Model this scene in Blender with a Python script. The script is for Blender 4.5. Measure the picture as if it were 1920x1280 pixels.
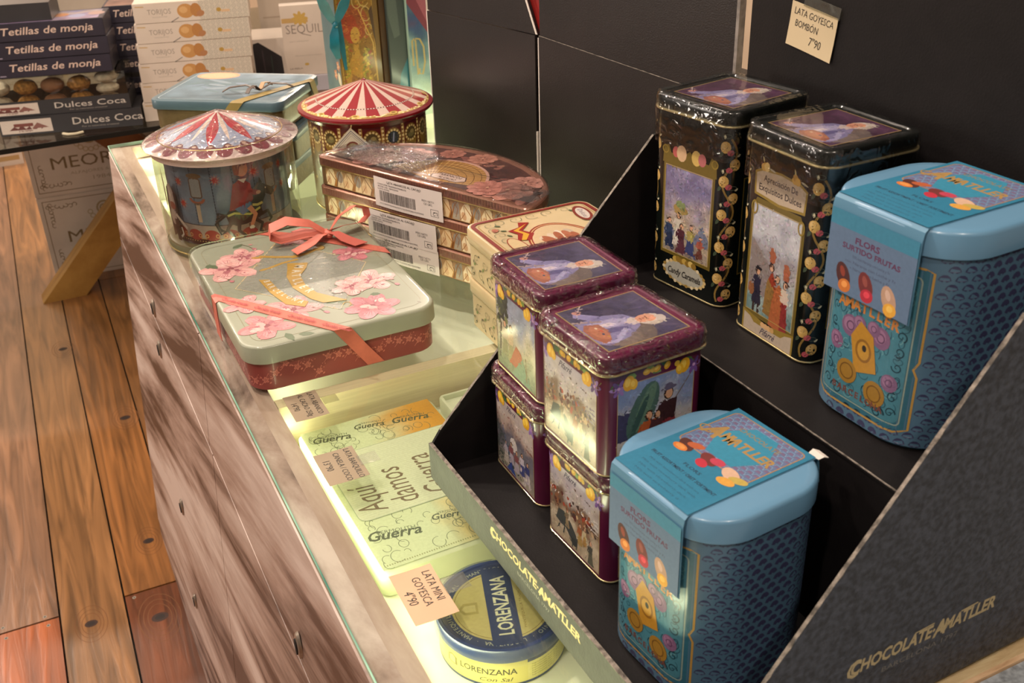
import bpy, bmesh, math, random
from mathutils import Vector, Matrix, noise
from mathutils.geometry import tessellate_polygon
import numpy as np
S = bpy.context.scene
for o in list(bpy.data.objects): bpy.data.objects.remove(o)
COL = S.collection
PI = math.pi; rad = math.radians
rnd = random.Random(7)
def lin(h):
    h = h.lstrip('#'); c = [int(h[i:i+2], 16)/255 for i in (0, 2, 4)]
    return tuple(x/12.92 if x <= .04045 else ((x+.055)/1.055)**2.4 for x in c)

# ------------------------------------------------------------------ camera (glass top of the counter is z = 0)
CAM = Vector((-.14449, -2.07426, .6))
cd = bpy.data.cameras.new('camera'); cam = bpy.data.objects.new('camera', cd); COL.objects.link(cam); S.camera = cam
cd.sensor_width = 36; cd.lens = 1962.82*36/1920; cd.clip_start = .02; cd.clip_end = 50
fw = Vector((.37467922, .79496775, -.47711817)); rt = Vector((.89707744, -.44084933, -.03006536)); up = Vector((.23423822, .41674709, .87832473))
mw = Matrix((rt, up, -fw)).transposed().to_4x4(); mw.translation = CAM; cam.matrix_world = mw
cd.dof.use_dof = True; cd.dof.focus_distance = 1.12; cd.dof.aperture_fstop = 15

# ------------------------------------------------------------------ world and lights
W = bpy.data.worlds.new('shop'); S.world = W; W.use_nodes = True
nt = W.node_tree; nt.nodes.clear()
wo = nt.nodes.new('ShaderNodeOutputWorld'); bg = nt.nodes.new('ShaderNodeBackground')
tc = nt.nodes.new('ShaderNodeTexCoord'); nz = nt.nodes.new('ShaderNodeTexNoise'); nz.inputs['Scale'].default_value = 3
cr = nt.nodes.new('ShaderNodeValToRGB'); cr.color_ramp.elements[0].position = .35; cr.color_ramp.elements[0].color = (.10, .075, .055, 1)
cr.color_ramp.elements[1].position = .7; cr.color_ramp.elements[1].color = (.62, .50, .40, 1)
nt.links.new(tc.outputs['Generated'], nz.inputs['Vector']); nt.links.new(nz.outputs['Fac'], cr.inputs['Fac'])
nt.links.new(cr.outputs['Color'], bg.inputs['Color']); nt.links.new(bg.outputs[0], wo.inputs[0]); bg.inputs['Strength'].default_value = .62
S.view_settings.view_transform = 'Standard'; S.view_settings.look = 'None'; S.view_settings.gamma = 1
S.view_settings.use_curve_mapping = False; S.view_settings.exposure = 0.08

def area(loc, target, power, sx, sy=None, col=(1, .86, .72), shape='RECTANGLE', spread=PI):
    l = bpy.data.lights.new('lamp_or_fill', 'AREA'); l.energy = power; l.color = col; l.shape = shape; l.size = sx; l.size_y = sy or sx; l.spread = spread
    o = bpy.data.objects.new('lamp_or_fill', l); COL.objects.link(o); o.location = loc
    d = Vector(target)-Vector(loc); o.rotation_euler = d.to_track_quat('-Z', 'Y').to_euler(); return o
WARM = (1, .84, .70)
# ceiling spots of the shop, some added for floor glare and background brightness
for x, y, p in ((-.55, -.9, 15), (-.4, .5, 17), (-.95, -2.3, 15), (1.75, 2.7, 26), (.25, -2.6, 9), (-1.2, .6, 22), (-1.5, 3.0, 30), (1.7, 4.0, 34), (1.9, -.3, 7), (.2, -.2, 9), (-.55, 3.6, 30)):
    area((x, y, 1.9), (x*.5+.1, y*.8, 0), p*1.25, .10, col=WARM, shape='DISK')
area((-1.6, -.8, 1.6), (0, -.6, -.2), 9, 1.2, .5, WARM)
area((-2.4, .3, .5), (0, 1.3, -.6), 16, .5, .5, (1, .88, .78))  # added fill with no visible source, brightens floor cartons and counter front
LED = (.98, 1, .62)
# LED strips of the lit display case, under its wooden rims
area((.042, -.5, -.032), (.40, -.5, -.06), 1.5, 1.0, .012, LED)
area((.042, -1.38, -.032), (.40, -1.38, -.06), .6, .6, .012, LED)
area((.70, -.55, -.032), (.3, -.55, -.06), 1.15, 1.0, .012, LED)
area((.70, -1.38, -.032), (.3, -1.38, -.06), .6, .6, .012, LED)
for o in COL.objects:
    if o.type == 'LIGHT' and abs(o.location.z+.032) < 1e-4:
        # the long side of each strip follows the counter
        d = Vector((1, 0, .3)) if o.location.x < .3 else Vector((-1, 0, .3))
        z = -d.normalized(); x = Vector((0, 1, 0)); y = z.cross(x); m = Matrix((x, y, z)).transposed().to_4x4(); m.translation = o.location; o.matrix_world = m

# ------------------------------------------------------------------ materials
MATS = {}
def mat(name, col='#808080', rough=.5, metal=0., coat=0., var=.08, scale=12., bump=0., bscale=200., spec=.5, stretch=(1, 1, 1), col2=None, emit=None):
    if name in MATS: return MATS[name]
    m = bpy.data.materials.new(name); m.use_nodes = True; n = m.node_tree; b = n.nodes['Principled BSDF']
    c = lin(col); c2 = lin(col2) if col2 else tuple(x*(1-var*2) for x in c)
    t = n.nodes.new('ShaderNodeTexCoord'); mp = n.nodes.new('ShaderNodeMapping'); mp.inputs['Scale'].default_value = stretch
    no = n.nodes.new('ShaderNodeTexNoise'); no.inputs['Scale'].default_value = scale; no.inputs['Detail'].default_value = 5
    r = n.nodes.new('ShaderNodeValToRGB'); r.color_ramp.elements[0].position = .36; r.color_ramp.elements[1].position = .64
    r.color_ramp.elements[0].color = (*c2, 1); r.color_ramp.elements[1].color = (*c, 1)
    n.links.new(t.outputs['Object'], mp.inputs[0]); n.links.new(mp.outputs[0], no.inputs['Vector']); n.links.new(no.outputs['Fac'], r.inputs[0]); n.links.new(r.outputs[0], b.inputs['Base Color'])
    b.inputs['Roughness'].default_value = rough; b.inputs['Metallic'].default_value = metal
    b.inputs['Coat Weight'].default_value = coat; b.inputs['Coat Roughness'].default_value = .12; b.inputs['Specular IOR Level'].default_value = spec
    if bump:
        n2 = n.nodes.new('ShaderNodeTexNoise'); n2.inputs['Scale'].default_value = bscale; n.links.new(t.outputs['Object'], n2.inputs['Vector'])
        bp = n.nodes.new('ShaderNodeBump'); bp.inputs['Strength'].default_value = bump; bp.inputs['Distance'].default_value = .002
        n.links.new(n2.outputs['Fac'], bp.inputs['Height']); n.links.new(bp.outputs[0], b.inputs['Normal'])
    if emit: b.inputs['Emission Color'].default_value = (*lin(emit[0]), 1); b.inputs['Emission Strength'].default_value = emit[1]
    MATS[name] = m; return m
def printed(name, rough=.35, coat=.4, metal=0.):
    m = bpy.data.materials.new(name); m.use_nodes = True; n = m.node_tree; b = n.nodes['Principled BSDF']
    a = n.nodes.new('ShaderNodeAttribute'); a.attribute_name = 'ink'
    t = n.nodes.new('ShaderNodeTexCoord'); no = n.nodes.new('ShaderNodeTexNoise'); no.inputs['Scale'].default_value = 350; n.links.new(t.outputs['Object'], no.inputs['Vector'])
    mr = n.nodes.new('ShaderNodeMapRange'); mr.inputs['To Min'].default_value = .86; mr.inputs['To Max'].default_value = 1.12
    vm = n.nodes.new('ShaderNodeVectorMath'); vm.operation = 'SCALE'
    n.links.new(no.outputs['Fac'], mr.inputs['Value']); n.links.new(a.outputs['Color'], vm.inputs[0]); n.links.new(mr.outputs[0], vm.inputs['Scale'])
    n.links.new(vm.outputs[0], b.inputs['Base Color'])
    b.inputs['Roughness'].default_value = rough; b.inputs['Coat Weight'].default_value = coat; b.inputs['Coat Roughness'].default_value = .1; b.inputs['Metallic'].default_value = metal
    return m
INK = printed('printed_tin'); PAPER = printed('printed_paper', .6, 0); FOIL = printed('printed_foil', .3, .2, .75)
def film(name, tint=(1, 1, 1), rough=.06, bump=.6, bscale=90, base=.04, gain=.6, dist=.004):
    m = bpy.data.materials.new(name); m.use_nodes = True; n = m.node_tree; n.nodes.clear()
    o = n.nodes.new('ShaderNodeOutputMaterial'); mx = n.nodes.new('ShaderNodeMixShader'); tr = n.nodes.new('ShaderNodeBsdfTransparent'); gl = n.nodes.new('ShaderNodeBsdfGlossy')
    tr.inputs[0].default_value = (*tint, 1); gl.inputs['Roughness'].default_value = rough
    fr = n.nodes.new('ShaderNodeLayerWeight'); fr.inputs['Blend'].default_value = .35
    mr = n.nodes.new('ShaderNodeMapRange'); mr.inputs['To Min'].default_value = base; mr.inputs['To Max'].default_value = gain
    n.links.new(fr.outputs['Fresnel'], mr.inputs['Value']); n.links.new(mr.outputs[0], mx.inputs[0])
    if bump:
        t = n.nodes.new('ShaderNodeTexCoord'); no = n.nodes.new('ShaderNodeTexNoise'); no.noise_type = 'RIDGED_MULTIFRACTAL'; no.inputs['Scale'].default_value = bscale; no.inputs['Detail'].default_value = 6; no.inputs['Distortion'].default_value = 1.5
        n.links.new(t.outputs['Object'], no.inputs['Vector'])
        bp = n.nodes.new('ShaderNodeBump'); bp.inputs['Strength'].default_value = bump; bp.inputs['Distance'].default_value = dist
        n.links.new(no.outputs['Fac'], bp.inputs['Height']); n.links.new(bp.outputs[0], gl.inputs['Normal']); n.links.new(bp.outputs[0], fr.inputs['Normal'])
    n.links.new(tr.outputs[0], mx.inputs[1]); n.links.new(gl.outputs[0], mx.inputs[2]); n.links.new(mx.outputs[0], o.inputs[0]); MATS[name] = m; return m
WRAP = film('shrink_wrap', (.97, .97, .97), .06, 1, 95, .05, .75, .006)
WRAPS = film('smooth_wrap', (.98, .98, .98), .05, .25, 40, .03, .5)
LIDW = film('lid_wrap', (.99, .99, .99), .05, 1, 60, .03, .6, .010)
CRINKLE = film('crinkled_film', (.97, .97, .97), .06, 1, 150, .16, .95, .010)
CLEAR = film('clear_plastic', (.93, .94, .90), .04, .12, 25, .06, .6)
GLASS = film('counter_glass', (.93, .97, .94), .02, 0, 1, .03, .45)
TAPE = film('sticky_tape', (.88, .88, .82), .3, .2, 60, .05, .25, .002)

# ------------------------------------------------------------------ mesh helpers
def mesh(name, V, F, m, parent=None, smooth=False, loc=None):
    me = bpy.data.meshes.new(name); me.from_pydata([tuple(v) for v in V], [], F); me.update()
    bm = bmesh.new(); bm.from_mesh(me); bmesh.ops.recalc_face_normals(bm, faces=bm.faces); bm.to_mesh(me); bm.free()
    if m: me.materials.append(m)
    if smooth:
        me.polygons.foreach_set('use_smooth', [True]*len(me.polygons)); me.set_sharp_from_angle(angle=rad(38))
    o = bpy.data.objects.new(name, me); COL.objects.link(o)
    if parent: o.parent = parent
    if loc: o.location = loc
    return o
def tag(o, label=None, cat=None, group=None, kind=None):
    if label: o['label'] = label
    if cat: o['category'] = cat
    if group: o['group'] = group
    if kind: o['kind'] = kind
    return o
def thing(name, loc=(0, 0, 0), rz=0, label=None, cat=None, group=None):
    o = bpy.data.objects.new(name, None); COL.objects.link(o); o.location = loc; o.rotation_euler = (0, 0, rz); o.empty_display_size = .02
    return tag(o, label, cat, group)
def dup(root, loc=None, rz=None, label=None, group=None, skip=()):
    r = root.copy(); COL.objects.link(r)
    for ch in list(root.children):
        if ch.name.split('.')[0] in skip: continue
        c = ch.copy(); COL.objects.link(c); c.parent = r
        for g in list(ch.children):
            e = g.copy(); COL.objects.link(e); e.parent = c
    if loc is not None: r.location = loc
    if rz is not None: r.rotation_euler = (0, 0, rz)
    if label: r['label'] = label
    if group: r['group'] = group
    return r
def boxV(x0, x1, y0, y1, z0, z1):
    V = [(x, y, z) for z in (z0, z1) for y in (y0, y1) for x in (x0, x1)]
    return V, [(0, 2, 3, 1), (4, 5, 7, 6), (0, 1, 5, 4), (1, 3, 7, 5), (3, 2, 6, 7), (2, 0, 4, 6)]
def box(name, x0, x1, y0, y1, z0, z1, m, parent=None, bevel=0.):
    V, F = boxV(x0, x1, y0, y1, z0, z1); o = mesh(name, V, F, m, parent)
    if bevel:
        bm = bmesh.new(); bm.from_mesh(o.data); bmesh.ops.bevel(bm, geom=bm.edges[:], offset=bevel, segments=2, affect='EDGES'); bm.to_mesh(o.data); bm.free()
        o.data.polygons.foreach_set('use_smooth', [True]*len(o.data.polygons)); o.data.set_sharp_from_angle(angle=rad(50))
    return o
def boxes(name, L, m, parent=None):
    V = []; F = []
    for b in L:
        v, f = boxV(*b); k = len(V); V += v; F += [tuple(i+k for i in q) for q in f]
    return mesh(name, V, F, m, parent)
def prism(name, pts, axis, a, b, m, parent=None):
    # pts: 2D outline, extruded along an axis from a to b
    n = len(pts)
    def p3(p, t): return {'x': (t, p[0], p[1]), 'y': (p[0], t, p[1]), 'z': (p[0], p[1], t)}[axis]
    V = [p3(p, a) for p in pts]+[p3(p, b) for p in pts]
    F = [tuple(range(n)), tuple(range(2*n-1, n-1, -1))]+[(i, (i+1) % n, (i+1) % n+n, i+n) for i in range(n)]
    return mesh(name, V, F, m, parent)
def rr(w, d, r, n=7):
    out = []; r = max(min(r, w/2-1e-4, d/2-1e-4), 1e-4)
    for q, (i, j) in enumerate(((1, 1), (-1, 1), (-1, -1), (1, -1))):
        for k in range(n):
            t = (q+k/(n-1))*PI/2; out.append((i*(w/2-r)+r*math.cos(t), j*(d/2-r)+r*math.sin(t)))
    return out
def loft(name, rings, m, parent=None, cap0=True, cap1=True, smooth=True, closed=False):
    n = len(rings[0]); V = [p for R in rings for p in R]; F = []; k = len(rings)
    for a in range(k if closed else k-1):
        b = (a+1) % k
        for i in range(n): F.append((a*n+i, a*n+(i+1) % n, b*n+(i+1) % n, b*n+i))
    if not closed:
        if cap0: F.append(tuple(range(n-1, -1, -1)))
        if cap1: F.append(tuple((k-1)*n+i for i in range(n)))
    return mesh(name, V, F, m, parent, smooth)
def rloft(name, w, d, r, prof, m, parent=None, n=7, **k):
    return loft(name, [[(x, y, z) for x, y in rr(w+2*o, d+2*o, r+o, n)] for o, z in prof], m, parent, **k)
def bead(name, w, d, r, z, t, m, parent=None):
    return rloft(name, w, d, r, [(t*math.cos(a), z+t*math.sin(a)) for a in [i*PI/4 for i in range(8)]], m, parent, closed=True)
def lathe(name, prof, m, parent=None, n=72, cap0=True, cap1=True, closed=False):
    return loft(name, [[(r*math.cos(2*PI*i/n), r*math.sin(2*PI*i/n), z) for i in range(n)] for r, z in prof], m, parent, cap0, cap1, True, closed)
def strip(name, L, R, th, m, parent=None):
    # a ribbon of real thickness between two 3D polylines
    n = len(L); V = []; F = []
    for i in range(n):
        a = Vector(L[i]); b = Vector(R[i]); t = Vector(L[min(i+1, n-1)])-Vector(L[max(i-1, 0)]); N = t.cross(b-a)
        N = N.normalized()*th if N.length > 1e-9 else Vector((0, 0, th))
        V += [a, b, b+N, a+N]
    for i in range(n-1):
        for j in range(4): F.append((i*4+j, i*4+(j+1) % 4, (i+1)*4+(j+1) % 4, (i+1)*4+j))
    F += [(0, 1, 2, 3), ((n-1)*4+3, (n-1)*4+2, (n-1)*4+1, (n-1)*4)]
    return mesh(name, V, F, m, parent, True)

# ------------------------------------------------------------------ printed artwork as thin layered shapes
_tc = {}
def text_tris(s, bold):
    k = (s, bold)
    if k in _tc: return _tc[k]
    c = bpy.data.curves.new('t', 'FONT'); c.body = s; c.size = 1; c.resolution_u = 2; c.offset = bold; c.dimensions = '2D'; c.fill_mode = 'BOTH'
    o = bpy.data.objects.new('t', c); COL.objects.link(o); bpy.context.view_layer.update()
    me = bpy.data.meshes.new_from_object(o.evaluated_get(bpy.context.evaluated_depsgraph_get()))
    V = [(v.co.x, v.co.y) for v in me.vertices]; me.calc_loop_triangles(); F = [tuple(t.vertices) for t in me.loop_triangles]
    bpy.data.objects.remove(o); bpy.data.curves.remove(c); bpy.data.meshes.remove(me)
    if V:
        x0 = min(v[0] for v in V); x1 = max(v[0] for v in V); V = [(v[0]-x0, v[1]) for v in V]; w = x1-x0
    else: w = .3
    _tc[k] = (V, F, w); return _tc[k]
def C(c): return lin(c) if isinstance(c, str) else c
class Art:
    def __init__(s): s.sh = []; s.bb = []; s.T = Matrix.Identity(3)
    def at(s, x=0, y=0, rot=0, sx=1, sy=None):
        a = rad(rot); sy = sx if sy is None else sy
        s.T = Matrix(((math.cos(a)*sx, -math.sin(a)*sy, x), (math.sin(a)*sx, math.cos(a)*sy, y), (0, 0, 1))); return s
    def add(s, V, F, c):
        V = [s.T @ Vector((v[0], v[1], 1)) for v in V]; V = [(v.x, v.y) for v in V]
        if not V: return s
        xs = [v[0] for v in V]; ys = [v[1] for v in V]; b = (min(xs), max(xs), min(ys), max(ys)); l = 0
        if s.bb:
            A = np.array(s.bb); ov = (A[:, 0] < b[1]) & (A[:, 1] > b[0]) & (A[:, 2] < b[3]) & (A[:, 3] > b[2])
            if ov.any(): l = int(A[ov, 4].max())+1
        s.bb.append((*b, l)); cs = c if isinstance(c, list) else [C(c)]*len(V); s.sh.append((V, F, cs, l)); return s
    def poly(s, P, c):
        T = tessellate_polygon([[Vector((p[0], p[1], 0)) for p in P]]); return s.add(P, [tuple(t) for t in T], c)
    def rect(s, x0, y0, x1, y1, c): return s.add([(x0, y0), (x1, y0), (x1, y1), (x0, y1)], [(0, 1, 2, 3)], c)
    def rrect(s, x, y, w, d, r, c): return s.add([(x+p, y+q) for p, q in rr(w, d, r, 5)], [tuple(range(20))], c)
    def ell(s, x, y, rx, ry, c, rot=0, n=16):
        a = rad(rot); P = []
        for i in range(n):
            t = 2*PI*i/n; p = rx*math.cos(t); q = ry*math.sin(t); P.append((x+p*math.cos(a)-q*math.sin(a), y+p*math.sin(a)+q*math.cos(a)))
        return s.add(P, [tuple(range(n))], c)
    def ring(s, x, y, rx, ry, w, c, n=40, a0=0, a1=360):
        P = []; m = n+1
        for i in range(m):
            t = rad(a0+(a1-a0)*i/n); P += [(x+rx*math.cos(t), y+ry*math.sin(t)), (x+(rx-w)*math.cos(t), y+(ry-w)*math.sin(t))]
        return s.add(P, [(2*i, 2*i+2, 2*i+3, 2*i+1) for i in range(n)], c)
    def line(s, P, w, c, w2=None):
        n = len(P); V = []
        for i in range(n):
            t = Vector(P[min(i+1, n-1)])-Vector(P[max(i-1, 0)]); t = t.normalized() if t.length else Vector((1, 0)); q = Vector((-t.y, t.x))*(w if w2 is None else w+(w2-w)*i/(n-1))/2; p = Vector(P[i])
            V += [tuple(p+q), tuple(p-q)]
        return s.add(V, [(2*i, 2*i+1, 2*i+3, 2*i+2) for i in range(n-1)], c)
    def frame(s, x0, y0, x1, y1, w, c, r=0):
        if r:
            P = rr(x1-x0, y1-y0, r, 6); Q = rr(x1-x0-2*w, y1-y0-2*w, max(r-w, 1e-4), 6); n = len(P); cx = (x0+x1)/2; cy = (y0+y1)/2
            V = [(cx+a, cy+b) for a, b in P]+[(cx+a, cy+b) for a, b in Q]; return s.add(V, [(i, (i+1) % n, (i+1) % n+n, i+n) for i in range(n)], c)
        V = [(x0, y0), (x1, y0), (x1, y1), (x0, y1), (x0+w, y0+w), (x1-w, y0+w), (x1-w, y1-w), (x0+w, y1-w)]
        return s.add(V, [(0, 1, 5, 4), (1, 2, 6, 5), (2, 3, 7, 6), (3, 0, 4, 7)], c)
    def wash(s, x0, y0, x1, y1, nx, ny, stops, amp=.12, f=40, seed=0):
        # painted ground: vertical colour stops (bottom to top) broken by brush noise
        st = [lin(c) for c in stops]; V = []; cs = []; F = []
        for j in range(ny+1):
            for i in range(nx+1):
                x = x0+(x1-x0)*i/nx; y = y0+(y1-y0)*j/ny; k = noise.noise(Vector((x*f, y*f, seed))); t = min(max(j/ny+k*.25, 0), .9999)*(len(st)-1)
                a = int(t); c = [st[a][q]*(1-t+a)+st[a+1][q]*(t-a) for q in range(3)] if len(st) > 1 else st[0]
                g = 1+amp*2.5*noise.noise(Vector((x*f*2.3+9, y*f*2.3, seed+3))); V.append((x, y)); cs.append(tuple(max(q*g, 0) for q in c))
        for j in range(ny):
            for i in range(nx): a = j*(nx+1)+i; F.append((a, a+1, a+nx+2, a+nx+1))
        return s.add(V, F, cs)
    def text(s, t, x, y, size, c, rot=0, al='c', sx=1., shear=0., bold=.0, vy=0):
        V, F, w = text_tris(t, bold); a = rad(rot); k = {'c': -w/2, 'l': 0, 'r': -w}[al]; P = []
        for v in V:
            p = (v[0]+k)*size*sx+v[1]*size*shear; q = (v[1]+vy)*size; P.append((x+p*math.cos(a)-q*math.sin(a), y+p*math.sin(a)+q*math.cos(a)))
        return s.add(P, F, c)
    def fit(s, t, x, y, width, h, c, **k):
        w = text_tris(t, k.get('bold', 0))[2]; size = h/.72; return s.text(t, x, y, size, c, sx=width/(w*size), **k)
    def arc(s, t, x, y, r, size, c, a0, a1, bold=0, flip=False):
        # letters along a circle
        n = len(t)
        for i, ch in enumerate(t):
            if ch == ' ': continue
            a = a0+(a1-a0)*(i+.5)/n; s.text(ch, x+r*math.cos(rad(a)), y+r*math.sin(rad(a)), size, c, rot=a+(90 if flip else -90), bold=bold)
        return s
    def flower(s, x, y, r, c1, c2, n=5, rot=0, cc='#d9a441'):
        for i in range(n):
            a = rot+360*i/n; q = (x+r*.55*math.cos(rad(a)), y+r*.55*math.sin(rad(a)))
            s.ell(*q, r*.55, r*.36, c1, a+rnd.uniform(-9, 9), 14)
            if r > .015:
                l1 = tuple(min(v*1.28+.02, 1) for v in C(c1)); s.ell(x+r*.70*math.cos(rad(a+6)), y+r*.70*math.sin(rad(a+6)), r*.34, r*.22, l1, a+20, 12)
                for k in (-13, -5, 4, 12): s.line([(x+r*.12*math.cos(rad(a)), y+r*.12*math.sin(rad(a))), (x+r*.55*math.cos(rad(a+k)), y+r*.55*math.sin(rad(a+k))), (x+r*.86*math.cos(rad(a+k*1.2)), y+r*.86*math.sin(rad(a+k*1.2)))], r*.045, c2, r*.01)
                s.ell(x+r*.26*math.cos(rad(a)), y+r*.26*math.sin(rad(a)), r*.17, r*.10, c2, a, 8)
            else: s.ell(x+r*.42*math.cos(rad(a)), y+r*.42*math.sin(rad(a)), r*.34, r*.12, c2, a, 8)
        s.ell(x, y, r*.14, r*.14, cc, 0, 8); return s
    def leaf(s, x, y, l, w, c, rot=0): return s.at_local(x, y, rot, [(0, 0), (l*.3, w*.5), (l*.7, w*.42), (l, 0), (l*.7, -w*.42), (l*.3, -w*.5)], c)
    def at_local(s, x, y, rot, P, c):
        a = rad(rot); return s.poly([(x+p*math.cos(a)-q*math.sin(a), y+p*math.sin(a)+q*math.cos(a)) for p, q in P], c)
    def under(s, x, y):
        for k in range(len(s.sh)-1, -1, -1):
            b = s.bb[k]
            if not (b[0] <= x <= b[1] and b[2] <= y <= b[3]): continue
            V, F, c, l = s.sh[k]
            for f in F:
                ins = False; n = len(f)
                for i in range(n):
                    x1, y1 = V[f[i]]; x2, y2 = V[f[(i+1) % n]]
                    if (y1 > y) != (y2 > y) and x < (x2-x1)*(y-y1)/(y2-y1)+x1: ins = not ins
                if ins: return c[f[0]]
        return None
    def dabs(s, x0, x1, y0, y1, n, size, jit=.16, drift=.0014, seed=1):
        # brush dabs picked up from the painting below and laid down slightly off
        r = random.Random(seed); T = s.T; P = [T @ Vector((a, b, 1)) for a, b in ((x0, y0), (x1, y1))]; s.T = Matrix.Identity(3); out = []
        for _ in range(n):
            x = r.uniform(P[0].x, P[1].x); y = r.uniform(P[0].y, P[1].y); c = s.under(x+r.gauss(0, drift), y+r.gauss(0, drift))
            if c is None or s.under(x, y) is None: continue
            g = 1+r.gauss(0, jit); out.append((x, y, tuple(max(q*g*(1+r.gauss(0, jit*.35)), 0) for q in c)))
        for x, y, c in out: s.ell(x, y, size*r.uniform(.6, 1.5), size*r.uniform(.25, .6), c, r.uniform(0, 180), 7)
        s.T = T; return s
    def person(s, x, y, h, c1, c2, skin='#c99a7c', hair='#3a2a24', hat=None, w=.34):
        # small painted figure standing on (x, y)
        s.poly([(x-h*w*.5, y), (x+h*w*.5, y), (x+h*w*.28, y+h*.5), (x-h*w*.26, y+h*.5)], c2)
        s.poly([(x-h*w*.3, y+h*.46), (x+h*w*.3, y+h*.46), (x+h*w*.36, y+h*.76), (x-h*w*.36, y+h*.76)], c1)
        s.line([(x-h*w*.3, y+h*.72), (x-h*w*.5, y+h*.5), (x-h*w*.1, y+h*.46)], h*.06, c1)
        s.ell(x, y+h*.87, h*.085, h*.105, hair, 0, 10); s.ell(x+h*.01, y+h*.86, h*.06, h*.08, skin, 0, 10)
        if hat: s.ell(x, y+h*.95, h*.14, h*.035, hat, 4, 10); s.ell(x, y+h*.985, h*.075, h*.05, hat, 0, 8)
        return s
    def build(s, name, mp, parent=None, m=None, step=None, maxlen=None, label=None):
        V = []; F = []; CC = []; step = step or (2.2e-5 if maxlen else 8e-6)
        for vs, fs, cs, l in s.sh:
            h = 6e-5+step*l
            if maxlen:
                tr = []
                for f in fs:
                    for i in range(1, len(f)-1): tr.append(((*vs[f[0]], cs[f[0]]), (*vs[f[i]], cs[f[i]]), (*vs[f[i+1]], cs[f[i+1]])))
                st = tr; out = []
                while st:
                    t = st.pop(); e = [(t[0], t[1]), (t[1], t[2]), (t[2], t[0])]; L = [abs(a[0]-b[0]) for a, b in e]; k = L.index(max(L))
                    if L[k] <= maxlen: out.append(t); continue
                    a, b = e[k]; c = t[(k+2) % 3]; mid = ((a[0]+b[0])/2, (a[1]+b[1])/2, tuple((p+q)/2 for p, q in zip(a[2], b[2]))); st += [(a, mid, c), (mid, b, c)]
                cache = {}
                for t in out:
                    f = []
                    for p in t:
                        key = (round(p[0], 6), round(p[1], 6))
                        if key not in cache: cache[key] = len(V); V.append(mp(p[0], p[1], h)); CC.append(p[2])
                        f.append(cache[key])
                    if len(set(f)) == 3: F.append(tuple(f))
            else:
                k = len(V); V += [mp(p[0], p[1], h) for p in vs]; CC += cs; F += [tuple(i+k for i in f) for f in fs]
        me = bpy.data.meshes.new(name); me.from_pydata([tuple(v) for v in V], [], F); me.update()
        at = me.color_attributes.new('ink', 'FLOAT_COLOR', 'POINT'); at.data.foreach_set('color', [q for c in CC for q in (*c, 1.)])
        me.materials.append(m or INK); o = bpy.data.objects.new(name, me); COL.objects.link(o)
        if parent: o.parent = parent
        if label: o['label'] = label
        return o
def plane(o, U, V):
    o = Vector(o); U = Vector(U); V = Vector(V); N = U.cross(V).normalized(); return lambda u, v, h: tuple(o+U*u+V*v+N*h)
def top(z, cx=0, cy=0): return plane((cx, cy, z), (0, -1, 0), (1, 0, 0))      # reads from the shop side: right = -y, up = +x
def wrapmap(w, d, r, off=0.):
    # s = 0 in the middle of the front-left corner, growing along the front face; v = height
    a = r*PI/2; fx = w-2*r; fy = d-2*r; per = 4*a+2*fx+2*fy
    segs = [('arc', -w/2+r, -d/2+r, PI*1.25, a/2), ('lin', -w/2+r, -d/2, 0, fx), ('arc', w/2-r, -d/2+r, PI*1.5, a), ('lin', w/2, -d/2+r, 1, fy), ('arc', w/2-r, d/2-r, 0, a), ('lin', w/2-r, d/2, 2, fx), ('arc', -w/2+r, d/2-r, PI/2, a), ('lin', -w/2, d/2-r, 3, fy), ('arc', -w/2+r, -d/2+r, PI, a/2)]
    D = [(1, 0), (0, 1), (-1, 0), (0, -1)]
    def f(s, v, h):
        s = s % per; h += off
        for k, x, y, q, L in segs:
            if s <= L+1e-9:
                if k == 'arc': t = q+s/r; return (x+(r+h)*math.cos(t), y+(r+h)*math.sin(t), v)
                dx, dy = D[q]; return (x+dx*s+dy*h, y+dy*s-dx*h, v)
            s -= L
        return (x, y, v)
    return f
def cyl(R, ph0): return lambda u, v, h: ((R+h)*math.cos(ph0+u/R), (R+h)*math.sin(ph0+u/R), v)
def cone(R, z0, z1, ph0):
    # polar art: u = angle in degrees from the viewer side, v = 0 (rim) .. 1 (tip)
    sl = math.hypot(R, z1-z0); nx = (z1-z0)/sl; nzz = R/sl
    def f(u, v, h):
        h += .00025
        a = ph0+rad(u); r = R*(1-v)+h*nx; return (r*math.cos(a), r*math.sin(a), z0+(z1-z0)*v+h*nzz)
    return f
def wrinkle(o, amp, f=60, seed=0):
    for v in o.data.vertices:
        n = noise.noise_vector(v.co*f+Vector((seed, 0, 0))); v.co += Vector((n.x, n.y, n.z))*amp

GOLD = mat('gold_edge', '#d8bd7c', .28, .85, var=.03); BRASS = mat('pale_brass', '#e4d3a0', .25, .8, var=.03)
BLACKCARD = mat('black_card', '#151213', .55, var=.1, scale=60, bump=.08, bscale=500, spec=.22)
WHITECARD = mat('white_card', '#d9cfc6', .6, var=.04); TORN = mat('torn_board_edge', '#8f857b', .9, var=.35, scale=150, bump=.8, bscale=300)

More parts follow.
